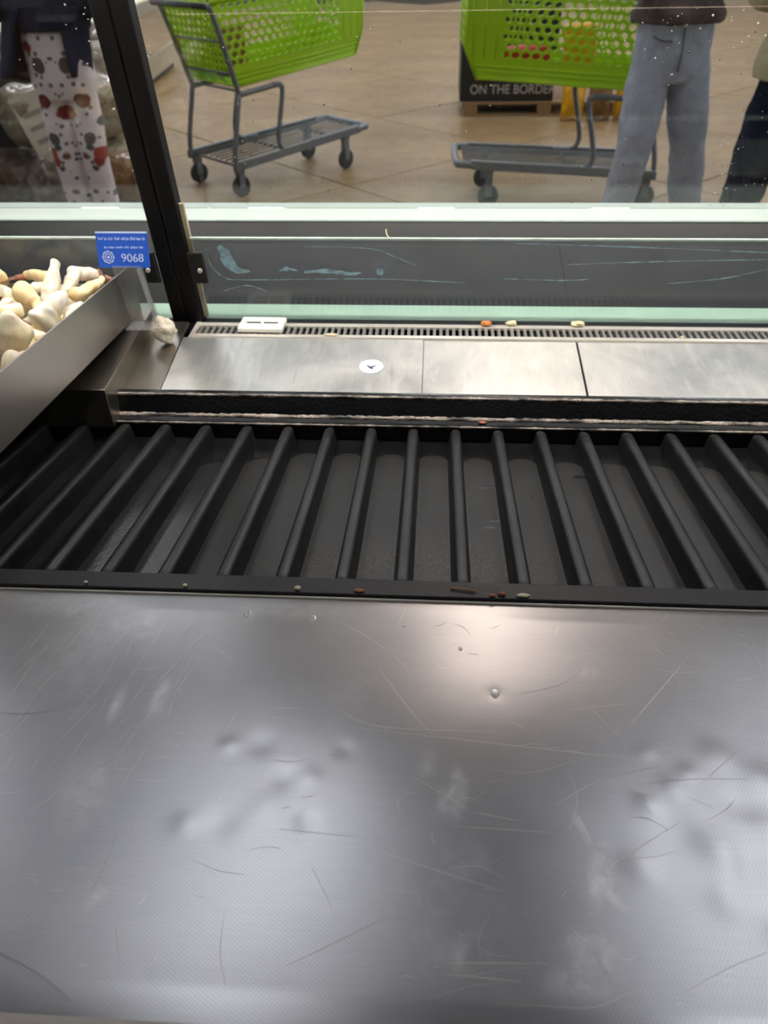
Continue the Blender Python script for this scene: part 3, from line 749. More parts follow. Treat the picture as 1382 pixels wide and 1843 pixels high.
SH = [ # loc, yaw, roll, pitch, L, r, bend, mat, tail, label
 ((-.545, .885, 1.036), 2.9, .3, .1, .105, .030, .9, 'sh3', False, 'largest blushed shrimp in the pan, red flecked, at left edge'),
 ((-.592, 1.045, 1.024), -.75, .4, .15, .085, .0175, .9, 'sh2', False, 'long yellowish shrimp lying slanted behind the largest one'),
 ((-.563, 1.065, 1.022), 1.45, 0, -.95, .070, .0175, .5, 'sh1', False, 'plump white shrimp standing upright with an orange blush'),
 ((-.527, .968, 1.028), 1.1, .2, -.5, .060, .021, .6, 'sh1', False, 'pale wedge shaped shrimp leaning against the pan wall'),
 ((-.548, 1.095, 1.020), 1.2, .5, -.7, .055, .0150, 1.0, 'sh1', False, 'short white shrimp between the upright and the curled one'),
 ((-.512, 1.068, 1.022), .9, 1.2, -.2, .075, .0155, 1.7, 'sh2', True, 'curled yellow shrimp nearest the blue tag, tail up'),
 ((-.553, 1.150, 1.016), .35, .3, .1, .060, .0145, .8, 'sh1', True, 'white shrimp on top at the far end of the heap'),
 ((-.610, 1.150, 1.010), 3.1, .1, -.15, .060, .0135, .5, 'sh2', True, 'shrimp showing a long red brown tail at the back'),
 ((-.690, 1.150, 1.012), 2.8, .2, -.25, .060, .0140, .7, 'sh2', True, 'shrimp with brown tail at the left rear of the heap'),
 ((-.598, 1.105, 1.012), .5, 1.0, 0, .050, .0125, 1.4, 'sh1', False, 'small white shrimp half hidden behind the upright one'),
 ((-.505, .995, 1.016), 1.5, .4, 0, .070, .0150, .6, 'sh1', False, 'pinkish white shrimp pressed along the pan wall'),
 ((-.515, .842, 1.020), 1.5, .2, .2, .075, .0160, .9, 'sh3', False, 'blushed shrimp below the largest one by the wall'),
 ((-.530, .775, 1.022), 1.9, .9, 0, .075, .0150, 1.4, 'sh1', True, 'pale shrimp nearest the camera at the pan wall'),
 ((-.630, .980, 1.020), .3, .4, .1, .085, .0170, 1.1, 'sh2', True, 'yellowish shrimp at the left frame edge')]
for i, (loc, yaw, roll, pitch, L, r, bend, mt, tl, lab) in enumerate(SH):
    shrimp(loc, yaw, roll, pitch, L, r, bend, mt, lab, tl, i)
rnd = random.Random(5); placed = [(Vector(q[0]), q[5]) for q in SH]; tries = 0; k = 0
while k < 70 and tries < 4000:   # rest of the heap below
    tries += 1; x = rnd.uniform(-.775, -.538); y = rnd.uniform(.60, 1.12) if k < 40 else rnd.uniform(.95, 1.13)
    p = Vector((x, y, zpb(y)+rnd.uniform(.018, .034)+(.012 if x > -.6 else .026)*rnd.random())); r = rnd.uniform(.012, .0155)
    if any((p-q).length < (.024+rq*.6 if rq < .02 else .05) for q, rq in placed): continue
    placed.append((p, r)); k += 1
    shrimp(p, rnd.uniform(0, 6.28), rnd.uniform(-.6, .6), rnd.uniform(-.2, .2), rnd.uniform(.055, .072), r, rnd.uniform(1., 2.), rnd.choice(['sh1', 'sh2', 'sh3']), 'raw shrimp lower in the heap in the steel pan', rnd.random() < .5, 30+k)

# blue tag and its acrylic stand
tagc = empty('price_tag', (-.462, 1.108, 1.040)); tag(tagc, 'blue price card reading 9068 with white badge behind the shrimp', 'price tag')
tagc.rotation_euler = (R(90-16.7), 0, 0)
G().box(-.0395, .0385, .0015, .0525, -.0008, 0).build('card', 'blue', tagc)
G().box(-.0395, .0385, .0500, .0525, 0, .0003).build('edge_band', 'bluelight', tagc)
tm = lambda x, y: Matrix.Translation((x, y, .0004))
text_obj('number', '9068', .0165, 'bluelight', tagc, tm(.013, .0150), sx=1.05)
def wordline(y, x0, x1, h, seed):
    rnd = random.Random(seed); g = G(); x = x0
    while x < x1:
        wl = rnd.choice([3, 5, 6, 8])
        for k in range(wl):
            hh = h*rnd.choice([.7, .7, 1.]); g.box(x, x+.0006, y, y+hh, .0002, .0005)
            if rnd.random() < .7: g.box(x, x+.0013, y+rnd.choice([0, .45])*h, y+rnd.choice([.15, .6])*h, .0002, .0005)
            x += .0015
            if x > x1: break
        x += .0016
    g.build('print_line', 'bluelight', tagc)
wordline(.0405, -.036, .034, .0045, 1); wordline(.0290, -.028, .031, .0034, 2)
g = G()
for (ra, rb, k6) in ((.0088, .0072, 8), (.0055, .0042, 6)):
    n = 40
    pa = [(ra*(1+.07*math.cos(k6*a))*math.cos(a), ra*(1+.07*math.cos(k6*a))*math.sin(a)) for a in np.linspace(0, 2*math.pi, n, False)]
    pb = [(rb*math.cos(a), rb*math.sin(a)) for a in np.linspace(0, 2*math.pi, n, False)]
    v = [(x-.0235, y+.0165, .0004) for x, y in pa+pb]
    g.add(v, [(i, (i+1) % n, n+(i+1) % n, n+i) for i in range(n)])
g.ellip((-.0235, .0165, .0003), (.0022, .0022, .0003), 12, 6)
g.build('badge', 'bluelight', tagc)
ac = empty('tag_stand', (-.45, 1.11, .96)); tag(ac, 'clear acrylic stand below the blue price card', 'tag stand')
def A_(v8, name):
    o = G().hexa(v8).build(name, 'acrylic', ac, bevel=.0006); o.location = -Vector(ac.location)
yb = 1.118
A_([(x, yb-(z-.952)*.3+o, z) for z in (.9515, 1.050) for o in (.0005, .0028) for x in (-.474, -.430)], 'back_plate')
A_([(x, y+o2, z) for z, dx in ((.9515, 0), (.954, 0)) for y, o2 in ((1.085, 0), (1.1183, 0)) for x in (-.474, -.430)], 'foot_plate')
A_([(x, yb-(z-.952)*.3+o, z) for z in (.9545, 1.050) for o in (-.016, .000) for x in (-.4318, -.430)], 'side_gusset')

# ================================================================== BITS AND CRUMBS
def lump(name, loc, r, mat, label, cat, seed=0, squash=.7, group=None, amp=.35):
    bm = bmesh.new(); bmesh.ops.create_icosphere(bm, subdivisions=3, radius=1)
    off = Vector((seed*3.1, seed*1.7, 0))
    for v in bm.verts:
        n = v.co.normalized(); k = 1+amp*noise.noise(n*1.6+off)+amp*.5*noise.noise(n*3.7+off)
        v.co = Vector((n.x*r[0]*k, n.y*r[1]*k, n.z*r[2]*k*squash))
    zm = min(v.co.z for v in bm.verts)
    for v in bm.verts: v.co.z -= zm
    me = bpy.data.meshes.new(name); bm.to_mesh(me); bm.free()
    o = link(name, me, mat, None, True); o.location = loc; tag(o, label, cat, group); return o
lump('shell_scrap', (-.4215, 1.108, .9195), (.0185, .015, .022), 'ice', 'pale lump of shellfish at the foot of the black post', 'scrap', 2, .9, None, .5)
lump('food_crumb', (.0859, 1.184, .9202), (.009, .005, .006), 'crumbO', 'orange crumb on the grille, leftmost of the three scraps', 'crumb', 3)
lump('food_crumb', (.1264, 1.186, .9202), (.009, .0045, .006), 'crumbC', 'cream crumb on the grille just right of the orange one', 'crumb', 4)
lump('food_crumb', (.2333, 1.186, .9202), (.011, .005, .006), 'crumbC', 'largest cream crumb on the grille, right of centre', 'crumb', 5)
lump('food_crumb', (-.1625, 1.134, .9237), (.011, .003, .003), 'crumbC', 'thin cream crumb on the grille edge near the tag holder', 'crumb', 6)
lump('food_crumb', (.3893, 1.144, .9197), (.0035, .003, .0035), 'crumbC', 'tiny white crumb on the grille bars at right', 'crumb', 7)
lump('food_crumb', (.0733, .9515, .8768), (.006, .003, .002), 'crumbB', 'reddish brown flake on the back step of the black tray', 'crumb', 8)
lump('food_crumb', (.069, .5185, .9556), (.0035, .0022, .0015), 'crumbB', 'brown flake on the black flange beside a white crumb', 'crumb', 9)
lump('food_crumb', (.088, .5175, .9556), (.006, .0022, .0012), 'crumbC', 'white crumb on the black flange right of the straw', 'crumb', 10)
lump('food_crumb', (-.1202, .5175, .9556), (.003, .0022, .0022), 'crumbC', 'white crumb on the black flange left of centre', 'crumb', 11)
lump('food_crumb', (-.2268, .5170, .9556), (.0022, .0016, .0018), 'crumbC', 'small white crumb on the black flange further left', 'crumb', 12)
lump('food_crumb', (-.0627, .5175, .9556), (.005, .0022, .001), 'crumbB', 'tan flake on the black flange near the middle', 'crumb', 13)
lump('food_crumb', (-.3224, .5175, .9556), (.0018, .0014, .0014), 'crumbC', 'tiny white crumb on the far left of the black flange', 'crumb', 14)
lump('food_crumb', (.06, .5165, .9556), (.003, .002, .0012), 'crumbB', 'small reddish flake on the flange right of the straw', 'crumb', 15)
o = G().tube(curve_pts([(.022, .5235, .9567), (.033, .5222, .9572), (.045, .5205, .9567)], 4), .0008, 6).build('straw_bit', 'crumbB', None, True); tag(o, 'thin reddish straw lying on the black flange', 'straw')
o = G().tube(curve_pts([(-.0745, 1.1755, 1.078), (-.0735, 1.1742, 1.071), (-.0695, 1.1738, 1.0655)], 5), .0009, 6).build('fibre', 'crumbC', None, True); tag(o, 'thin pale fibre caught on the riser glass edge', 'fibre')
# round sticker on the deck
st = empty('round_sticker', (-.0923, 1.0545, zpan(1.0545)+.0014)); st.rotation_euler = (R(8), 0, 0); tag(st, 'round pale blue sticker with a small dark bird mark on the deck', 'sticker')
G().cyl((0, 0, .0002), (0, 0, 1), .0185, .0004, 32).build('disc', 'sticker', st)
G().add([(-.008, .004, .0007), (-.001, -.001, .0007), (.009, .003, .0007), (.002, -.004, .0007), (.003, -.009, .0007), (-.003, -.004, .0007)], [(0, 1, 2, 3, 4, 5)]).build('bird_mark', 'ink', st)

# ================================================================== SHOPPING CARTS
def hexcells(P, nx, ny, hole=.78):
    """P(u,v)->Vector ; staggered rectangular cells with hexagonal holes"""
    g = G(); dv = 1/ny
    for j in range(ny):
        o = .5 if j % 2 else 0.; n = nx-1 if j % 2 else nx; du = 1/nx
        if j % 2:
            for a, b in ((0, .5*du), (1-.5*du, 1)): g.add([P(a, j*dv), P(b, j*dv), P(b, (j+1)*dv), P(a, (j+1)*dv)], [(0, 1, 2, 3)])
        for i in range(n):
            u0 = (i+o)*du; uc = u0+du/2; vc = (j+.5)*dv; v0 = j*dv
            outer = [(u0, v0), (uc, v0), (u0+du, v0), (u0+du, v0+dv), (uc, v0+dv), (u0, v0+dv)]
            a = hole/2
            inner = [(uc-du*a, vc-dv*a*.5), (uc, vc-dv*a*1.15), (uc+du*a, vc-dv*a*.5), (uc+du*a, vc+dv*a*.5), (uc, vc+dv*a*1.15), (uc-du*a, vc+dv*a*.5)]
            g.add([P(*q) for q in outer+inner], [(k, (k+1) % 6, 6+(k+1) % 6, 6+k) for k in range(6)])
    return g
def bil(A, B, Cc, D):
    A, B, Cc, D = map(Vector, (A, B, Cc, D))
    return lambda u, v: (A*(1-u)+B*u)*(1-v)+(D*(1-u)+Cc*u)*v
def solid(o, th=.005):
    m = o.modifiers.new('solid', 'SOLIDIFY'); m.thickness = th; m.offset = 0; return o
def make_cart():
    t = empty('shopping_cart'); L = 1.20
    # lower frame: side rails, nose bar
    def W(x): return .27-.035*x/L
    for s in (-1, 1):
        p = [(0, s*.27, .19), (L*.93, s*W(L*.93), .250)]
        g = G(); a, b = Vector(p[0]), Vector(p[1])
        g.hexa([q+Vector((0, dy, dz)) for dz in (-.026, .026) for dy in (-.016, .016) for q in (a, b)])
        g.build('lower_rail', 'cartmetal', t, bevel=.006)
        # rear upright rising and leaning back up to the handle
        G().tube(curve_pts([(.02, s*.265, .17), (.03, s*.265, .30), (.10, s*.262, .575), (.095, s*.265, .64), (-.02, s*.275, 1.02), (-.06, s*.275, 1.06)], 5), .016, 10).build('upright', 'cartmetal', t, True)
        G().tube(curve_pts([(.10, s*.262, .592), (.30, s*.252, .606), (.42, s*.247, .612), (.455, s*.247, .58), (.41, s*.25, .40), (.39, s*.25, .29), (.42, s*.248, .235), (.50, s*.243, .225), (.56, s*.24, .228)], 5), .016, 10).build('support_loop', 'cartmetal', t, True)
        G().box(.38, .44, s*.247-.02, s*.247+.02, .60, .63).build('clamp', 'cartmetal', t, bevel=.006)
    xe = L*.93; we = W(xe)
    G().tube(curve_pts([(xe-.03, -we, .248), (xe+.05, -we+.008, .252), (L, -we+.05, .254), (L, we-.05, .254), (xe+.05, we-.008, .252), (xe-.03, we, .248)], 5), (.022), 10).build('nose_bar', 'cartmetal', t, True)
    for x in (.06, .50, .92): G().tube([(x, -W(x), .178+.05*x), (x, W(x), .178+.05*x)], .009, 8).build('cross_bar', 'cartmetal', t, True)
    for k in range(7):
        y = -.18+.06*k; G().tube([(.04, y, .205), (1.16, y*.9, .262)], .0055, 6).build('rack_wire', 'cartmetal', t, True)
    # casters
    for (x, y, z) in [(.05, .25, .165), (.05, -.25, .165), (1.0, .215, .225), (1.0, -.215, .225)]:
        cs = G().box(x-.022, x+.022, y-.022, y-.016, .06, z-.02).box(x-.022, x+.022, y+.016, y+.022, .06, z-.02).box(x-.025, x+.025, y-.024, y+.024, z-.03, z).build('caster', 'cartmetal', t, bevel=.003)
        wh = G().tube([(x, y-.014, .065), (x, y-.010, .065), (x, y+.010, .065), (x, y+.014, .065)], [.055, .065, .065, .055], 20).build('wheel', 'rubber', cs, True)
        wh.data.polygons.foreach_set('use_smooth', [False]*len(wh.data.polygons))
    # basket
    rb = (.10, .262, .640); nb = (1.11, .230, .715); nc = (1.18, .234, .865); nt = (1.18, .255, 1.16); rt = (-.035, .285, 1.08)
    def side(s):
        f = lambda p: Vector((p[0], s*p[1], p[2]))
        RB, NB, NC, NTT, RT = map(f, (rb, nb, nc, nt, rt))
        lo0 = RB.lerp(RT, .24); lo1 = NB.lerp(NC, .72).lerp(lo0, .0)
        # lower solid band with raised ribs
        in1 = lo1.lerp(lo0, .16)
        g = G(); g.add([RB, NB, NC, lo1, lo0], [(0, 1, 3, 4), (1, 2, 3)])
        solid(g.build('side_band', 'green', t), .006)
        for k in (.1, .35, .6):
            G().tube([RB.lerp(lo0, k), NB.lerp(lo1, k)], .0055, 6).build('band_rib', 'green', t, True)
        # nose column
        tn = NTT.lerp(RT, .18)
        solid(G().add([in1, lo1, NC, NTT, tn], [(0, 1, 2, 3, 4)]).build('nose_column', 'green', t), .006)
        for k in (.15, .5, .85): G().tube([lo1.lerp(in1, k), NTT.lerp(tn, k)], .005, 6).build('column_rib', 'green', t, True)
        # perforated field
        solid(hexcells(bil(lo0, in1, tn, RT), 16, 8).build('side_mesh', 'green', t), .007)
        G().tube([RB, NB], .009, 8).build('bottom_edge', 'green', t, True)
        G().tube([NB, NC, NTT], .009, 8).build('nose_edge', 'green', t, True)
    side(1); side(-1)
    f2 = lambda p, s: Vector((p[0], s*p[1], p[2]))
    solid(G().add([f2(nb, -1), f2(nb, 1), f2(nc, 1), f2(nc, -1)], [(0, 1, 2, 3)]).build('nose_lower', 'green', t), .006)
    solid(hexcells(bil(f2(nc, -1), f2(nc, 1), f2(nt, 1), f2(nt, -1)), 8, 6).build('nose_mesh', 'green', t), .007)
    solid(hexcells(bil(f2(rb, -1), f2(nb, -1), f2(nb, 1), f2(rb, 1)), 16, 8, .6).build('basket_floor', 'green', t), .006)
    rim = [f2(rt, -1), f2(nt, -1), f2(nt, 1), f2(rt, 1)]
    G().tube(rim, .014, 8).build('rim', 'green', t, True)
    # rear gate: green perforated flap with grey wires
    solid(hexcells(bil(f2((.10, .25, .70), -1), f2((.10, .25, .70), 1), f2(rt, 1), f2(rt, -1)), 10, 9, .62).build('rear_flap', 'green', t), .006)
    for k in range(17):
        y = -.24+.03*k; G().tube([(.105, y, .625), (.098, y, .70)], .0035, 6).build('gate_wire', 'cartmetal', t, True)
    for z, x in ((.615, .105), (.705, .092), (.88, .035)): G().tube([(x, -.265, z), (x, .265, z)], .007, 8).build('gate_bar', 'cartmetal', t, True)
    G().tube([(-.075, -.29, 1.065), (-.075, .29, 1.065)], .016, 10).build('handle', 'rubber', t, True)
    return t
cart = make_cart()
tag(cart, 'lime green plastic shopping cart standing empty-handed left of centre, nose pointing away', 'shopping cart', 'green shopping carts')
cart2 = copy_tree(cart)
cart['label'] = 'lime green shopping cart left of centre, rear gate towards the counter'
cart2['label'] = 'lime green shopping cart seen side-on beside the person in jeans'
a1 = math.atan2(.83, .765)
cart.rotation_euler.z = a1
Lr = Vector((-1.30, 5.20, 0)); off = Matrix.Rotation(a1, 3, 'Z') @ Vector((0, -.27, 0)); cart.location = Lr-off
cart2.rotation_euler.z = math.pi+R(1.5); cart2.location = (1.315, 5.28, 0)

def cart_item(name, cart_o, loc, size, mat, label, cat, rz=0.):
    p = Vector(cart_o.location)+Matrix.Rotation(cart_o.rotation_euler.z, 3, 'Z') @ Vector(loc)
    o = G().box(-size[0]/2, size[0]/2, -size[1]/2, size[1]/2, 0, size[2]).build(name, mat, None, bevel=min(size)*.2, seg=3)
    o.location = p; o.rotation_euler = (0, -.067 if cart_o is cart else .067, cart_o.rotation_euler.z+rz); tag(o, label, cat)
cart_item('red_carton', cart2, (.80, .03, .69), (.26, .12, .16), 'red', 'red carton inside the side-on green cart', 'carton')
cart_item('yellow_bag', cart2, (.50, .05, .675), (.18, .10, .28), 'yellow', 'yellow bag standing inside the side-on green cart', 'bag')
cart_item('brown_parcel', cart, (.32, .10, .66), (.2, .16, .28), 'brownbag', 'brown parcel inside the left green cart', 'parcel')

# ================================================================== CHIP DISPLAY ON PALLET
pal = empty('wooden_pallet', (.95, 8.2, 0)); tag(pal, 'wooden pallet under the black snack display', 'pallet')
for y in (-.38, 0, .38): G().box(-.72, .72, y-.05, y+.05, 0, .018).build('bottom_board', 'wood', pal)
for x in (-.66, 0, .66):
    for y in (-.38, 0, .38): G().box(x-.06, x+.06, y-.05, y+.05, .018, .098).build('block', 'wood', pal)
for k in range(7): G().box(-.72, .72, -.43+k*.124, -.43+k*.124+.1, .098, .116).build('top_board', 'wood', pal)
bx = empty('snack_display', (.62, 8.18, .117)); tag(bx, 'black cardboard snack display with white lettering on a pallet', 'display box')
G().box(-.43, .40, -.38, .38, 0, .95).build('carton', 'boxblack', bx, bevel=.004)
text_obj('lettering', 'ON THE BORDER', .105, 'boxprint', bx, Matrix.Translation((.035, -.3805, .095)) @ Matrix.Rotation(R(90), 4, 'X'), .001, .92)
G().box(-.30, .33, -.3815, -.3802, .17, .24).build('printed_band', 'red', bx)
G().box(-.4322, -.43, -.30, -.15, .62, .82).build('side_mark', 'red', bx)
rnd = random.Random(9)
def chip_bag(x, y, mt, label, seed):
    nu, nv = 12, 14; v = []; f = []
    for sd in (-1, 1):
        for b in range(nv+1):
            for a in range(nu+1):
                uu = -1+2*a/nu; vv = b/nv
                y_ = sd*(.002+.048*(1-uu**4)*math.sin(math.pi*vv)**.6); q = Vector((.10*uu*(1-.06*math.sin(math.pi*vv)), y_, .30*vv))
                q.y += .008*noise.noise(q*18+Vector((seed*5, 0, 0))); v.append(q)
    n1 = (nu+1)*(nv+1)
    for k0 in (0, n1):
        for b in range(nv):
            for a in range(nu): i0 = k0+b*(nu+1)+a; f.append((i0, i0+1, i0+nu+2, i0+nu+1))
    rim = [a for a in range(nu+1)]+[b*(nu+1)+nu for b in range(1, nv+1)]+[nv*(nu+1)+a for a in range(nu-1, -1, -1)]+[b*(nu+1) for b in range(nv-1, 0, -1)]
    for a, b in zip(rim, rim[1:]+rim[:1]): f.append((a, b, n1+b, n1+a))
    o = G().add(v, f).build('chip_bag', mt, None, True)
    o.location = (x, y, 0); o.rotation_euler.z = rnd.uniform(-.25, .25); tag(o, label, 'snack bag', 'snack bags beside the pallet'); return o
for k, (x, mt, lab) in enumerate([(1.17, 'yellow', 'yellow snack bag on the floor nearest the black display'), (1.40, 'brownbag', 'brown snack bag on the floor between two yellow ones'), (1.63, 'yellow', 'yellow snack bag on the floor just right of the brown one'), (1.86, 'yellow', 'yellow snack bag on the floor furthest from the black display')]):
    chip_bag(x, 7.58, mt, lab, k)
# ================================================================== BUNKER SHELF WITH SACKS (left)
def bf(y): return -2.25-.097*y       # front face line
bk = empty('produce_bunker', (-3.1, 7, 0)); tag(bk, 'long low bunker shelf with cream rim, grey fascia and heaped sacks', 'bunker')
ya, yb_ = 4.0, 11.0
def B_(o0, o1, z0, z1, name, mat, **k):
    o = G().hexa([(bf(y)+o, y, z) for z in (z0, z1) for y in (ya, yb_) for o in (o0, o1)]).build(name, mat, bk, **k); o.location = -Vector(bk.location)
B_(-.95, -.04, 0, .10, 'kick_base', 'dark'); B_(-.03, 0, .06, .27, 'bottom_board', 'board', bevel=.008)
B_(-.95, -.04, .10, .13, 'shelf_board', 'dark'); B_(-.98, -.95, 0, .80, 'back_board', 'dark')
B_(-.95, 0, .765, .79, 'cream_top', 'cream', bevel=.01); B_(-.04, 0.0, .665, .765, 'grey_fascia', 'greyface', bevel=.004)
def sack(loc, r, mat, label, seed, rz=0, lab=False):
    t = empty('sack', loc, rz); tag(t, label, 'sack', 'plastic sacks heaped at the bunker')
    bm = bmesh.new(); bmesh.ops.create_icosphere(bm, subdivisions=4, radius=1); off = Vector((seed*2.3, seed*.7, 1))
    for v in bm.verts:
        n = v.co.normalized(); k = 1+.16*noise.noise(n*1.4+off)+.07*noise.noise(n*4+off)+.03*noise.noise(n*9+off)
        e = Vector([math.copysign(abs(c)**.75, c) for c in n]); v.co = Vector((e.x*r[0]*k, e.y*r[1]*k, e.z*r[2]*k))
    zm = min(v.co.z for v in bm.verts)
    for v in bm.verts: v.co.z -= zm
    me = bpy.data.meshes.new('bag'); bm.to_mesh(me); bm.free(); link('bag', me, mat, t, True)
    if lab:
        w2, h2, tilt = lab
        l = G().box(-w2/2, w2/2, -.002, .002, -h2/2, h2/2).build('paper_label', 'paper', t); l.location = (0, -r[1]*1.09, r[2]*1.0); l.rotation_euler = (R(-14), tilt, 0)
        for k in range(3): G().box(-w2*.32, w2*.3, -.003, -.0021, h2*(-.3+.22*k), h2*(-.22+.22*k)).build('print_block', 'print_ink', l)
    return t
SK = [((-2.16, 4.62, 0), (.20, .18, .19), 'sackB', 'dark brown sack on the floor at the lower left', False),
      ((-2.02, 5.15, 0), (.17, .16, .15), 'sackC', 'amber sack on the floor beside the printed leggings', False),
      ((-2.42, 5.05, .36), (.25, .24, .17), 'sackA', 'cloudy sack with a large paper label at left edge', (.20, .33, -.30)),
      ((-2.36, 5.80, .255), (.23, .24, .18), 'sackA', 'cloudy wrinkled sack in the middle of the heap', False),
      ((-2.62, 5.62, .64), (.28, .26, .14), 'sackB', 'brown sack on top of the heap behind the labelled one', False),
      ((-2.33, 5.75, 0), (.22, .2, .125), 'sackA', 'cloudy sack on the floor behind the amber one', False),
      ((-2.74, 6.95, .28), (.25, .30, .22), 'sackA', 'cloudy sack bulging from the shelf near the post', False),
      ((-2.95, 7.6, .28), (.22, .28, .22), 'sackB', 'brown sack on the shelf beyond the others', False),
      ((-2.62, 4.95, 0), (.22, .2, .165), 'sackB', 'dark sack at the bottom of the heap by the frame edge', False),
      ((-2.75, 6.3, .27), (.25, .25, .2), 'sackB', 'brown sack in the shelf behind the wrinkled one', False)]
for i, (loc, r, mt, lab, pl) in enumerate(SK): sack(loc, r, mt, lab, i+1, .2*i, pl)

# ================================================================== PEOPLE
def person(loc, rz, label, legs, arms, pants, top, hairlong=False, scale=1., top_hem=.92, coat_open=False, coat_dx=0., hipw=.165, legr=1.0, seams=False, topw=1.0):
    t = empty('person', loc, rz); t.scale = (scale,)*3; tag(t, label, 'person')
    # --- body: one continuous surface
    b = G()
    for s in (0, 1):
        h, k, a, toe = legs[s]
        b.tube(curve_pts([h, Vector(h).lerp(Vector(k), .5), k, Vector(k).lerp(Vector(a), .35), a], 4), list(np.interp(np.linspace(0, 1, 17), [0, .25, .5, .68, 1], np.array([.078, .072, .052, .054, .036])*min(1., legr*.92))), 12)
        A = Vector(a); b.ellip(A+Vector((toe[0], toe[1], -.045)), (.042, .115, .035), 12, 8)
        sh, el, wr = map(Vector, arms[s])
        b.tube(curve_pts([sh, el, wr], 6), list(np.interp(np.linspace(0, 1, 13), [0, .2, .5, .65, 1], [.05, .047, .038, .038, .026])), 10)
        d = (wr-el).normalized(); sd = d.cross(Vector((0, 0, 1))); sd = sd.normalized() if sd.length > .1 else Vector((1, 0, 0)); dn = d.cross(sd)
        b.tube([wr-d*.01, wr+d*.03, wr+d*.085, wr+d*.095], [(.027, .016), (.036, .016), (.040, .014), (.030, .010)], 10)
        for q, (o, ln) in enumerate([(-.030, .062), (-.010, .075), (.010, .078), (.029, .066)]):
            p0 = wr+d*.080+sd*o; b.tube([p0, p0+d*ln*.45+dn*.006, p0+d*ln*.75+dn*.022, p0+d*ln*.85+dn*.038], [.0095, .009, .0085, .006], 8)
        sg = 1 if s else -1
        p0 = wr+d*.025+sd*(.028*sg); b.tube([p0, p0+d*.03+sd*.022*sg, p0+d*.06+sd*.026*sg+dn*.008], [.012, .0105, .008], 8)
    hc = (Vector(legs[0][0])+Vector(legs[1][0]))/2; hx = hc.x
    b.tube([(hx, 0, hc.z-.07), (hx, 0, hc.z), (hx*.8, 0, 1.05), (hx*.5, 0, 1.2), (0, 0, 1.34), (0, 0, 1.44), (0, 0, 1.47)], [(hipw*.82, .095), (hipw*.88, .100), (.135, .092), (.155, .11), (.185, .11), (.13, .085), (.06, .06)], 18)
    b.tube([(0, .005, 1.43), (0, -.005, 1.56)], [.056, .052], 12)
    b.ellip((0, -.012, 1.63), (.076, .098, .118), 18, 14); b.ellip((0, -.05, 1.565), (.05, .05, .045), 12, 8)
    b.tube([(0, -.105, 1.655), (0, -.128, 1.615), (0, -.108, 1.605)], [.010, .017, .012], 8)
    for s in (-1, 1): b.ellip((s*.077, .0, 1.625), (.012, .022, .033), 8, 6)
    o = b.build('body', 'skin', t, True); remesh(o, .0075, 3)
    for s in (-1, 1): G().ellip((s*.031, -.098, 1.645), (.014, .010, .007), 10, 6).build('eye', 'eye', t, True)
    G().ellip((0, -.100, 1.578), (.024, .008, .006), 10, 6).build('mouth', 'lip', t, True)
    g = G().ellip((0, .012, 1.66), (.086, .102, .108), 16, 12)
    if hairlong: g.tube([(0, .06, 1.66), (0, .085, 1.5), (0, .10, 1.36)], [(.085, .05), (.095, .04), (.07, .02)], 14)
    hr = g.build('hair', 'hair', t, True)
    me = hr.data
    for v in me.vertices:
        if v.co.y < -.035 and v.co.z < 1.70: v.co.y = -.035+(.0)
    # --- trousers
    p = G()
    for s in (0, 1):
        h, k, a, toe = legs[s]; h, k, a = map(Vector, (h, k, a))
        r0 = np.array([.088, .094, .082, .078, .074])*legr
        p.tube(curve_pts([h+Vector((0, 0, .02)), h.lerp(k, .5), k, k.lerp(a, .5), a+Vector((0, 0, .01))], 5), [(float(x), float(x)*1.05) for x in np.interp(np.linspace(0, 1, 21), [0, .25, .5, .75, 1], r0)], 16)
    p.tube([(hx, 0, hc.z-.10), (hx, 0, hc.z-.03), (hx, 0, hc.z+.06), (hx*.9, 0, 1.06)], [(hipw*.98, .110), (hipw*1.10, .125), (hipw*1.10, .126), (hipw*1.06, .122)], 20)
    po = p.build('trousers', pants, t, True); remesh(po, .010, 5)
    if not coat_open:
        tx = bpy.data.textures.get('folds') or bpy.data.textures.new('folds', 'CLOUDS'); tx.noise_scale = .11; tx.noise_depth = 2
        dm = po.modifiers.new('folds', 'DISPLACE'); dm.texture = tx; dm.strength = .022; dm.mid_level = .5
    if seams:
        G().tube(curve_pts([(hx-.135, -.095, .985), (hx-.10, -.119, .968), (hx-.05, -.128, .966)], 5), .0045, 6).build('pocket_seam', 'jeanseam', t, True)
        G().tube([(hx, -.124, 1.02), (hx+.004, -.134, .92), (hx, -.128, .84)], .004, 6).build('fly_seam', 'jeanseam', t, True)
        G().cyl((hx, -.118, 1.025), (0, 1, 0), .009, .008, 12).build('button', 'bright', t)
    # --- shoes
    for s in (0, 1):
        a, toe = Vector(legs[s][2]), legs[s][3]
        g = G().ellip(a+Vector((toe[0], toe[1], -.045)), (.050, .135, .048), 14, 10)
        so = g.build('shoe', 'shoe', t, True)
        for v in so.data.vertices: v.co.z = max(v.co.z, .002)
    # --- top
    j = G()
    for s in (0, 1):
        sh, el, wr = map(Vector, arms[s])
        j.tube(curve_pts([sh, el, wr], 6), list(np.interp(np.linspace(0, 1, 13), [0, .5, 1], [.068, .058, .045])), 12)
    wl = topw
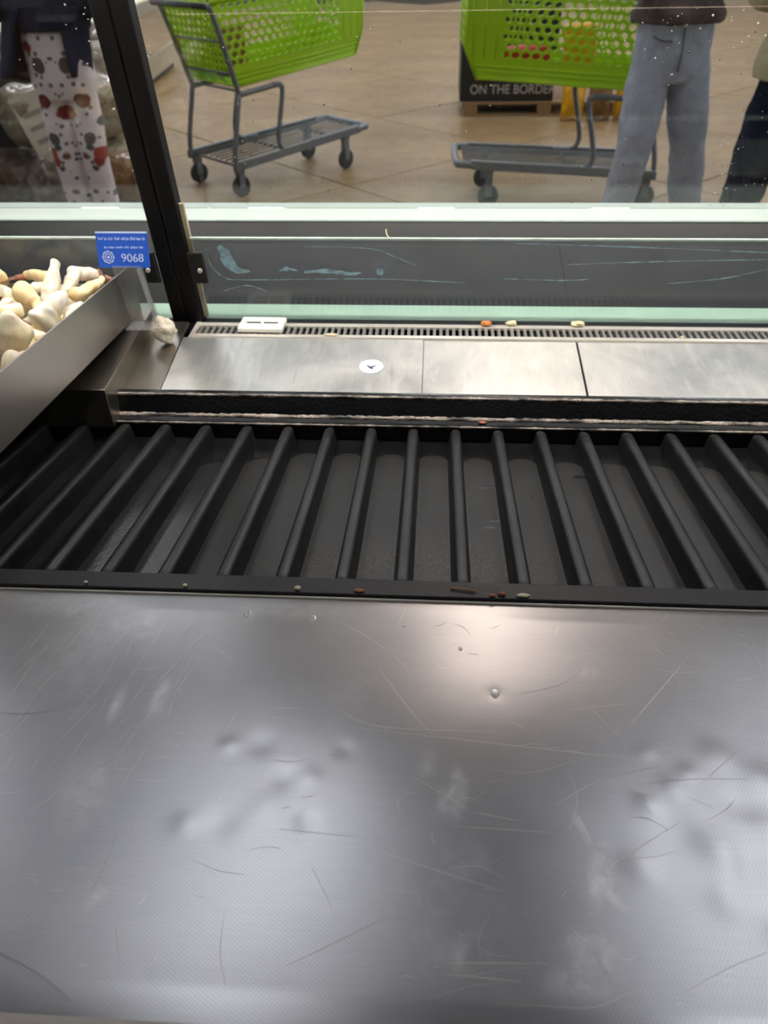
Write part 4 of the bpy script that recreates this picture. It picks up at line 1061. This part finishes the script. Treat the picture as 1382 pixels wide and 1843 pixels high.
    if not coat_open:
        j.tube([(hx, 0, top_hem), (hx, 0, top_hem+.04), (hx*.8, 0, 1.12), (hx*.4, 0, 1.3), (0, 0, 1.41), (0, 0, 1.48)], [(.195*wl, .14*wl), (.20*wl, .145*wl), (.19, .135), (.20, .13), (.17, .11), (.075, .075)], 22)
        jo = j.build('jacket', top, t, True); remesh(jo, .011, 4)
        tx = bpy.data.textures.get('folds2') or bpy.data.textures.new('folds2', 'CLOUDS'); tx.noise_scale = .09
        dm = jo.modifiers.new('folds', 'DISPLACE'); dm.texture = tx; dm.strength = .02
    else:
        j.tube([(hx, 0, 1.065), (hx*.8, 0, 1.15), (hx*.4, 0, 1.3), (0, 0, 1.41), (0, 0, 1.48)], [(.185, .135), (.185, .13), (.195, .125), (.165, .105), (.07, .07)], 22)
        jo = j.build('jacket', top, t, True); remesh(jo, .011, 4)
        # open flaps: shell around back and sides, gap at the front widening down
        g = G(); v = []; zs = np.linspace(1.16, top_hem, 10); N = 26
        for z in zs:
            q = (1.16-z)/(1.16-top_hem); half = .45+.35*q
            for i in range(N):
                a = -math.pi/2+half+(2*math.pi-2*half)*i/(N-1); w = 1+.05*math.sin(a*7+z*9)
                v.append((hx+coat_dx*q+(.185+.02*q)*w*math.cos(a), (.14+.03*q)*w*math.sin(a), z))
        g.add(v, [(r*N+i, r*N+i+1, (r+1)*N+i+1, (r+1)*N+i) for r in range(len(zs)-1) for i in range(N-1)])
        solid(g.build('coat_flap', top, t, True), .012)
    return t
ARM = [((-.19, 0, 1.40), (-.25, -.04, 1.18), (-.15, -.22, 1.30)), ((.19, 0, 1.40), (.25, -.04, 1.18), (.15, -.22, 1.30))]
# person in washed jeans
person((1.13, 4.42, 0), R(6), 'person in washed grey-blue jeans and a mottled grey jacket beside the cart',
       [((-.09, 0, .88), (-.125, -.05, .49), (-.150, .03, .085), (-.02, -.05)), ((.085, 0, .88), (.175, .0, .48), (.245, .02, .085), (.02, -.05))],
       ARM, 'jean', 'greyjacket', False, 1., 1.03, False, 0., .172, 1.10, True, 1.14)
# person in printed leggings and long open navy coat
person((-1.80, 4.10, 0), R(4), 'person in white printed leggings and a long open navy coat by the sacks',
       [((-.07, 0, .88), (-.068, -.02, .49), (-.066, .02, .085), (-.02, -.05)), ((.07, 0, .88), (.072, -.02, .49), (.074, .02, .085), (.02, -.05))],
       [((-.17, 0, 1.38), (-.24, .02, 1.15), (-.22, -.20, 1.22)), ((.17, 0, 1.38), (.24, .02, 1.15), (.22, -.2, 1.22))],
       'print', 'navy', True, 1., .88, True, -.07, .14, .80)
# person at the right edge
person((1.52, 3.70, 0), R(-15), 'person in dark navy trousers and a beige coat at the right edge',
       [((-.09, 0, .88), (-.13, .02, .49), (-.17, .04, .085), (-.02, -.05)), ((.09, 0, .88), (.10, -.02, .49), (.11, .0, .085), (.02, -.05))],
       ARM, 'navypants', 'beige', True, 1., .89, False, 0., .165, 1.1, False, 1.13)
